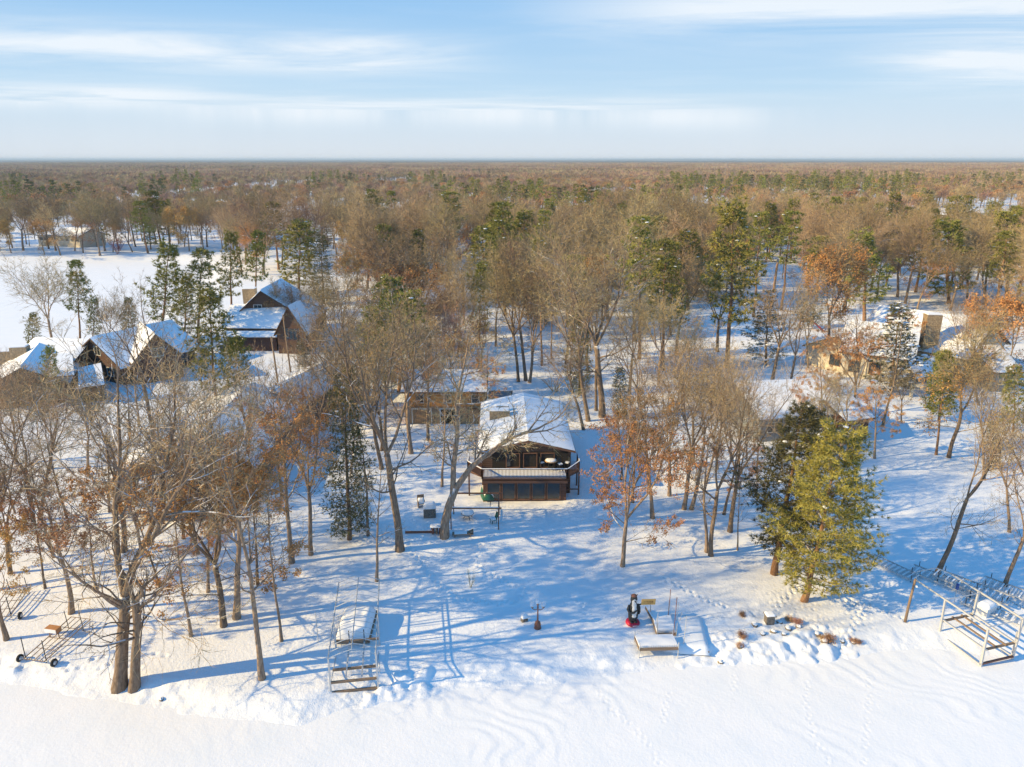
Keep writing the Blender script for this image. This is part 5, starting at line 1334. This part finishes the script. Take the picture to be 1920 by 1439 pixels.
# green covered slide beside the deck
X,Y,z=G(916,935); e=empty('covered_boat',(X,Y,z),.0,'rounded snow-covered green boat hull leaning beside the deck','boat')
m=MB(); 
n=10
for i in range(n+1):
    t=i/n; y=-.9+3.0*t; r=.55+.35*math.sin(t*2.6)
    for j in range(9):
        a=math.pi*j/8; m.v.append((math.cos(a)*r,y,.2+math.sin(a)*r*1.2))
for i in range(n):
    for j in range(8): a=i*9+j; m.f.append((a,a+1,a+10,a+9)); m.m.append(0)
m.f.append(tuple(range(9))[::-1]); m.m.append(0)
hull=m.obj('hull','green',e,True)
m=MB()
for i in range(n+1):
    t=i/n; y=-.88+2.96*t; r=.60+.36*math.sin(t*2.6)
    for j in range(9):
        a=math.pi*(.12+.62*j/8); m.v.append((math.cos(a)*r,y,.24+math.sin(a)*r*1.24))
for i in range(n):
    for j in range(8): a=i*9+j; m.f.append((a,a+1,a+10,a+9)); m.m.append(0)
m.obj('snow','roofsnow',e,True)
# poles by the lodge
for i,(x,yb,yt,lb) in enumerate([(545,698,614,'tall leaning wooden utility pole beside the steep lodge'),(522,722,655,'shorter wooden utility pole left of the tall one')]):
    X,Y,z=G(x,yb); hh=(yb-yt)*.115; e=empty('utility_pole',(X,Y,z),0,lb,'pole'); m=MB(); m.tube([(0,0,-.5),(-.35,0,hh)],[.16,.11],7); m.obj('shaft','wood',e,True); m=MB(); m.box(-.33,0,hh-.5,.3,.25,.6); m.obj('crossarm','wood',e)
X,Y,z=G(567,688); e=empty('evergreen_bush',(X,Y,z),0,'round dark evergreen bush beside the tall utility pole','bush'); t_,c_,hh=PR['sp0']; q=part('crown',c_,e); e.scale=(.42,.42,.3)
X,Y,z=G(1443,592); e=empty('topped_pole',(X,Y,z),0,'pale topped tree trunk without branches between the two tall pines','pole'); m=MB(); m.tube([(0,0,-.5),(.3,0,6),(.5,0,12.5)],[.32,.28,.24],7); m.obj('trunk','pinebark',e,True); m=MB(); m.lathe([(.24,12.4),(.2,12.5)],7,(.5,0,0)); m.obj('cut_end','woodl',e)
# play tower and swing
X,Y,z=G(1500,617); e=empty('play_tower',(X,Y,z),-.3,'wooden play tower with a snowy pitched roof, ladder and swing bar on the lawn','play tower')
for x in (0,2.4):
    for y in(0,2.4): m=MB(); m.box(x,y,1.8,.16,.16,3.6); m.obj('post','woodl',e)
m=MB(); m.box(1.2,1.2,1.6,2.6,2.6,.16); m.obj('platform','woodl',e)
m=MB(); 
for zz_ in (2.0,2.3,2.6): m.box(1.2,-.1,zz_,2.5,.06,.16); m.box(2.5,1.2,zz_,.06,2.5,.16); m.box(-.1,1.2,zz_,.06,2.5,.16)
m.obj('side_boards','woodl',e)
m=MB(); m.hexa([(-.3,-.4,3.5),(-.3,2.8,3.5),(1.2,2.8,4.9),(1.2,-.4,4.9),(-.3,-.4,3.62),(-.3,2.8,3.62),(1.2,2.8,5.02),(1.2,-.4,5.02)]); m.hexa([(2.7,-.4,3.5),(2.7,2.8,3.5),(1.2,2.8,4.9),(1.2,-.4,4.9),(2.7,-.4,3.62),(2.7,2.8,3.62),(1.2,2.8,5.02),(1.2,-.4,5.02)]); ro=m.obj('roof','woodl',e)
m=MB(); m.hexa([(-.3,-.4,3.63),(-.3,2.8,3.63),(1.2,2.8,5.03),(1.2,-.4,5.03),(-.3,-.4,3.85),(-.3,2.8,3.85),(1.2,2.8,5.28),(1.2,-.4,5.28)]); m.obj('roof_snow','roofsnow',ro)
m=MB(); m.beam((.0,0,1.7),(-1.2,-1.6,0),.12); m.beam((.7,0,1.7),(-.5,-1.6,0),.12)
for k in range(5): t=k/5+.1; m.beam((0-1.2*t,-1.6*t,1.7-1.7*t),(.7-1.2*t,-1.6*t,1.7-1.7*t),.1)
m.obj('ladder','woodl',e)
m=MB(); m.beam((0,1.2,3.2),(-5,2.4,3.2),.14); m.beam((-5,2.4,3.2),(-5.8,1.2,0),.12); m.beam((-5,2.4,3.2),(-4.4,3.6,0),.12); m.obj('swing_beam','wood',e)
m=MB(); m.beam((2.4,.5,1.6),(4.4,-1,.1),.6,.06); m.obj('slide','red',e)
X,Y,z=G(1420,520); e=empty('pergola_swing',(X,Y,z),-.5,'timber beam swing frame hung with a basket between the tall pines','swing')
for x in(0,7): m=MB(); m.box(x,0,2.4,.25,.25,5.); m.obj('post','woodl',e)
for y in (-.6,.6): m=MB(); m.beam((-.8,y,4.9),(8,y,4.9),.16,.25); m.obj('beam','woodl',e)
m=MB(); m.tube([(2,0,4.8),(2,0,2)],.05,5); m.ball((2,0,1.7),.55,10,6); m.obj('basket','dark',e,True)
# ------------------------------------------------------------ ground, lake, far canopy
def footprints():
    L=[]
    tracks=[[(765,1022),(778,1040),(800,1072),(830,1105),(862,1122),(925,1133),(970,1128),(988,1105)],
            [(928,1003),(905,1015),(895,1030),(893,1050),(905,1068),(935,1085),(960,1098),(988,1104)],
            [(1620,1160),(1600,1130),(1590,1110)],[(1455,1140),(1480,1115),(1500,1095)],[(1100,1150),(1085,1120)],
            [(1245,1085),(1330,1130),(1370,1140)],[(1700,1165),(1640,1140),(1560,1120)],[(1580,1215),(1600,1180),(1608,1150)]]
    rf=random.Random(3)
    for t in tracks:
        w=[G(*p)[:2] for p in t]; k=0
        for (a,b),(c,d) in zip(w,w[1:]):
            Ln=math.hypot(c-a,d-b); n=max(1,int(Ln/.42))
            for i in range(n):
                u=i/n;k+=1;s=.13*(1 if k%2 else -1)
                L.append((a+(c-a)*u-(d-b)/Ln*s+rf.uniform(-.05,.05),b+(d-b)*u+(c-a)/Ln*s+rf.uniform(-.05,.05),.14,.17))
    for _ in range(110):
        x,y,_z=G(rf.uniform(1440,1640),rf.uniform(1100,1190)); L.append((x,y,.11,.10))
    for _ in range(26):
        x,y,_z=G(rf.uniform(20,330),rf.uniform(1225,1262)); L.append((x,y,.15,.13))
    return L
def dent(X,Y,Z,L,xs,ys):
    for (x,y,r,d) in L:
        i0,i1=np.searchsorted(xs,(x-.7,x+.7));j0,j1=np.searchsorted(ys,(y-.7,y+.7))
        if i1<=i0 or j1<=j0: continue
        dx=X[j0:j1,i0:i1]-x;dy=Y[j0:j1,i0:i1]-y;q=(dx*dx+dy*dy)/(r*r)
        Z[j0:j1,i0:i1]+= -d*np.exp(-q)+d*.35*np.exp(-(np.sqrt(q)-1.9)**2*3)
    return Z
xs=axis(-38,40.5,.15,-30000,30000,1.12,2500); ys=axis(37,66,.14,30,45000,1.045,2500)
FP=footprints()
g=grid('ground',xs,ys,lambda X,Y:dent(X,Y,H(X,Y),FP,xs,ys),M['snow']); tag(g,kind='structure')
def lakez(X,Y):
    k=(X*.62+Y*.5)+3.2*fbm(X*.10+3,Y*.30,41,2)+.9*vn(X*.5,Y*.6,44)+.12*vn(X*3,Y*3,45); fr=k-np.floor(k)
    saw=np.where(fr<.72,fr/.72,(1-fr)/.28); saw=saw*saw*(3-2*saw)
    amp=.022*sst(.4,.8,vn(X*.16+5,Y*.3+1,47))*(.4+.6*sst(.3,.6,vn(X*.6,Y*.9,48)))*sst(-26,-4,X)+.004
    z=saw*amp+.05*(fbm(X*.15,Y*.15,49)-.5)
    return z
rf=random.Random(8);LT=[]
for t in [[(1115,1285),(1145,1330),(1200,1375),(1240,1439)],[(1515,1275),(1510,1320),(1525,1380),(1560,1439)],[(1630,1260),(1628,1330),(1620,1439)],[(1380,1250),(1375,1300)],[(1255,1300),(1240,1360)]]:
    w=[P(*p,0) for p in t];k=0
    for (a,b),(c,d) in zip(w,w[1:]):
        Ln=math.hypot(c-a,d-b);n=max(1,int(Ln/.33))
        for i in range(n):
            u=i/n;k+=1;s=.08*(1 if k%2 else -1)
            if rf.random()<.8: LT.append((a+(c-a)*u-(d-b)/Ln*s,b+(d-b)*u+(c-a)/Ln*s,.085,.06))
xs=axis(-32,34,.12,-900,900,1.15,120);ys=axis(31,47,.12,-60,47.4,1.1,30)
l_=grid('frozen_lake',xs,ys,lambda X,Y:dent(X,Y,lakez(X,Y),LT,xs,ys),M['lake']); tag(l_,kind='structure')
bx=np.linspace(-330,-60,90);by=np.linspace(100,275,60)
b_=grid('frozen_bay',bx,by,lambda X,Y:.03*(fbm(X*.1,Y*.1,60)-.5),M['lake']); tag(b_,kind='structure')
# distant forest roof beyond the modelled trees
def canopymat():
    m,nt,b,N,L=newmat('distant_forest'); c=N.new('ShaderNodeNewGeometry').outputs['Position']
    mp=N.new('ShaderNodeMapping'); mp.inputs['Scale'].default_value=(.0012,.0004,.001); L.new(c,mp.inputs[0])
    n1=noise(nt,1.5,mp.outputs[0],4,.6)
    a=mixc(nt,ramp(nt,n1,.46,.54),(.17,.12,.09),(.03,.045,.03))
    L.new(mixc(nt,ramp(nt,noise(nt,.02,c,3),.3,.7),a,(.13,.095,.08)),b.inputs['Base Color']); b.inputs['Roughness'].default_value=1
    b.inputs['Specular IOR Level'].default_value=0
    return m
xs=np.linspace(-24000,24000,500);ys=np.concatenate([np.arange(4200,9000,60),np.arange(9000,30000,300)])
cz=lambda X,Y: 6+10*fbm(X*.012,Y*.012,90,2)+26*sst(7000,16000,Y)*(fbm(X*.0011,Y*.0004,95,4)-.35)+34*np.exp(-((X-5600)/2600)**2)*sst(15000,21000,Y)*(.6+.5*fbm(X*.0012,Y*.0002,96))
c_=grid('distant_woodland',xs,ys,cz,canopymat()); tag(c_,'bluish far forest line on the horizon','woodland',None,'stuff')
# ------------------------------------------------------------ light
EL=R(26); AZ=(.977,.215)
d=Vector((AZ[0]*math.cos(EL),AZ[1]*math.cos(EL),-math.sin(EL)))
sl=bpy.data.lights.new('sun','SUN'); sl.energy=5.; sl.angle=R(.55); sl.color=(1,.75,.36)
so=bpy.data.objects.new('sun',sl); COL.objects.link(so); so.rotation_euler=d.to_track_quat('-Z','Y').to_euler()
w=bpy.data.worlds.new('World'); sc.world=w; w.use_nodes=True; nt=w.node_tree; N=nt.nodes;L=nt.links
bg=N['Background']; sky=N.new('ShaderNodeTexSky'); sky.sky_type='NISHITA'; sky.sun_disc=False; sky.sun_elevation=EL; sky.sun_rotation=math.atan2(-AZ[0],-AZ[1]); sky.altitude=300; sky.air_density=1.0; sky.dust_density=.6; sky.ozone_density=2.5
tc=N.new('ShaderNodeTexCoord'); sx=N.new('ShaderNodeSeparateXYZ'); L.new(tc.outputs['Generated'],sx.inputs[0])
zc=mul(nt,sx.outputs[2],.06,'MAXIMUM'); 
cx=N.new('ShaderNodeCombineXYZ'); L.new(mul(nt,sx.outputs[0],zc,'DIVIDE'),cx.inputs[0]); L.new(mul(nt,sx.outputs[1],zc,'DIVIDE'),cx.inputs[1])
mp=N.new('ShaderNodeMapping'); mp.inputs['Rotation'].default_value=(0,0,R(-14)); mp.inputs['Scale'].default_value=(.34,.62,1); mp.inputs['Location'].default_value=(CLX,CLY,0); L.new(cx.outputs[0],mp.inputs[0])
n1=noise(nt,1.,mp.outputs[0],7,.62); n1.node.inputs['Distortion'].default_value=.6
mp2=N.new('ShaderNodeMapping'); mp2.inputs['Scale'].default_value=(.12,.22,1); mp2.inputs['Location'].default_value=(3.1,1.7,0); L.new(cx.outputs[0],mp2.inputs[0])
n2=noise(nt,1.,mp2.outputs[0],3,.5)
yv=mul(nt,sx.outputs[1],.02,'MAXIMUM'); azt=mul(nt,sx.outputs[0],yv,'DIVIDE'); elt=mul(nt,sx.outputs[2],yv,'DIVIDE')
def band(e0,sl_,w,a0,a1,f=.12):
    # a cirrus bank around a line elev = e0 + sl*az, between azimuths a0..a1
    d_=mul(nt,mul(nt,elt,mul(nt,mul(nt,azt,sl_),e0,'ADD'),'SUBTRACT'),w,'DIVIDE'); g_=N.new('ShaderNodeMath'); g_.operation='POWER'; g_.inputs[0].default_value=2.718; L.new(mul(nt,mul(nt,d_,d_),-1.),g_.inputs[1])
    def mr(a,b):
        m_=N.new('ShaderNodeMapRange'); m_.interpolation_type='SMOOTHSTEP'; m_.inputs[1].default_value=a; m_.inputs[2].default_value=b; L.new(azt,m_.inputs[0]); return m_.outputs[0]
    return mul(nt,mul(nt,g_.outputs[0],mr(a0-f,a0+f)),mr(a1+f,a1-f))
bands=mul(nt,mul(nt,mul(nt,band(.121,-.03,.024,-1.4,-.08),band(.078,-.0,.014,-1.2,-.42),'ADD'),mul(nt,band(.056,-.012,.016,-.40,.30),mul(nt,band(.180,.0,.032,.14,1.5,.2),band(.112,.02,.034,.5,1.5,.12),'ADD'),'ADD'),'ADD'),1.,'MULTIPLY')
wisp=mul(nt,ramp(nt,n1,.30,.60),1.); wide=mul(nt,mul(nt,ramp(nt,n1,.47,.78),ramp(nt,n2,.36,.6)),.22)
cov=mul(nt,mul(nt,mul(nt,bands,wisp),1.15),wide,'ADD'); cl_=N.new('ShaderNodeClamp'); L.new(cov,cl_.inputs[0]); cov=mul(nt,cl_.outputs[0],.9)
def stp(a,b,t='SMOOTHSTEP'):
    m_=N.new('ShaderNodeMapRange'); m_.interpolation_type=t; m_.inputs[1].default_value=a;m_.inputs[2].default_value=b; L.new(sx.outputs[2],m_.inputs[0]); return m_.outputs[0]
zen=mixc(nt,.10,(.35,2.5,6.0),sky.outputs[0])
c1=mixc(nt,stp(.0,.085,'LINEAR'),(5.0,5.35,5.75),(3.7,5.0,6.1))
c2=mixc(nt,stp(.07,.18,'LINEAR'),c1,(2.2,3.9,5.95))
base=mixc(nt,stp(.17,.5),c2,zen)
fin=mixc(nt,cov,base,(5.9,6.3,6.7))
L.new(fin,bg.inputs['Color']); bg.inputs['Strength'].default_value=SKYS
# haze
hb=MB(); hb.box(0,14000,23,52000,34000,50); 
hm=bpy.data.materials.new('haze'); hm.use_nodes=True; nt=hm.node_tree; nt.nodes.remove(nt.nodes['Principled BSDF'])
pv=nt.nodes.new('ShaderNodeVolumePrincipled'); pv.inputs['Color'].default_value=(.66,.84,1,1); pv.inputs['Density'].default_value=HAZED; pv.inputs['Anisotropy'].default_value=.0
nt.links.new(pv.outputs[0],nt.nodes['Material Output'].inputs['Volume'])
if HAZED>0:
    ho=hb.obj('haze',hm); tag(ho,'thin blue haze over the distant woods','haze',None,'stuff')
sc.view_settings.view_transform='Standard'; sc.view_settings.look='None'; sc.view_settings.exposure=EXPO; sc.view_settings.gamma=1
sc.render.engine='CYCLES'
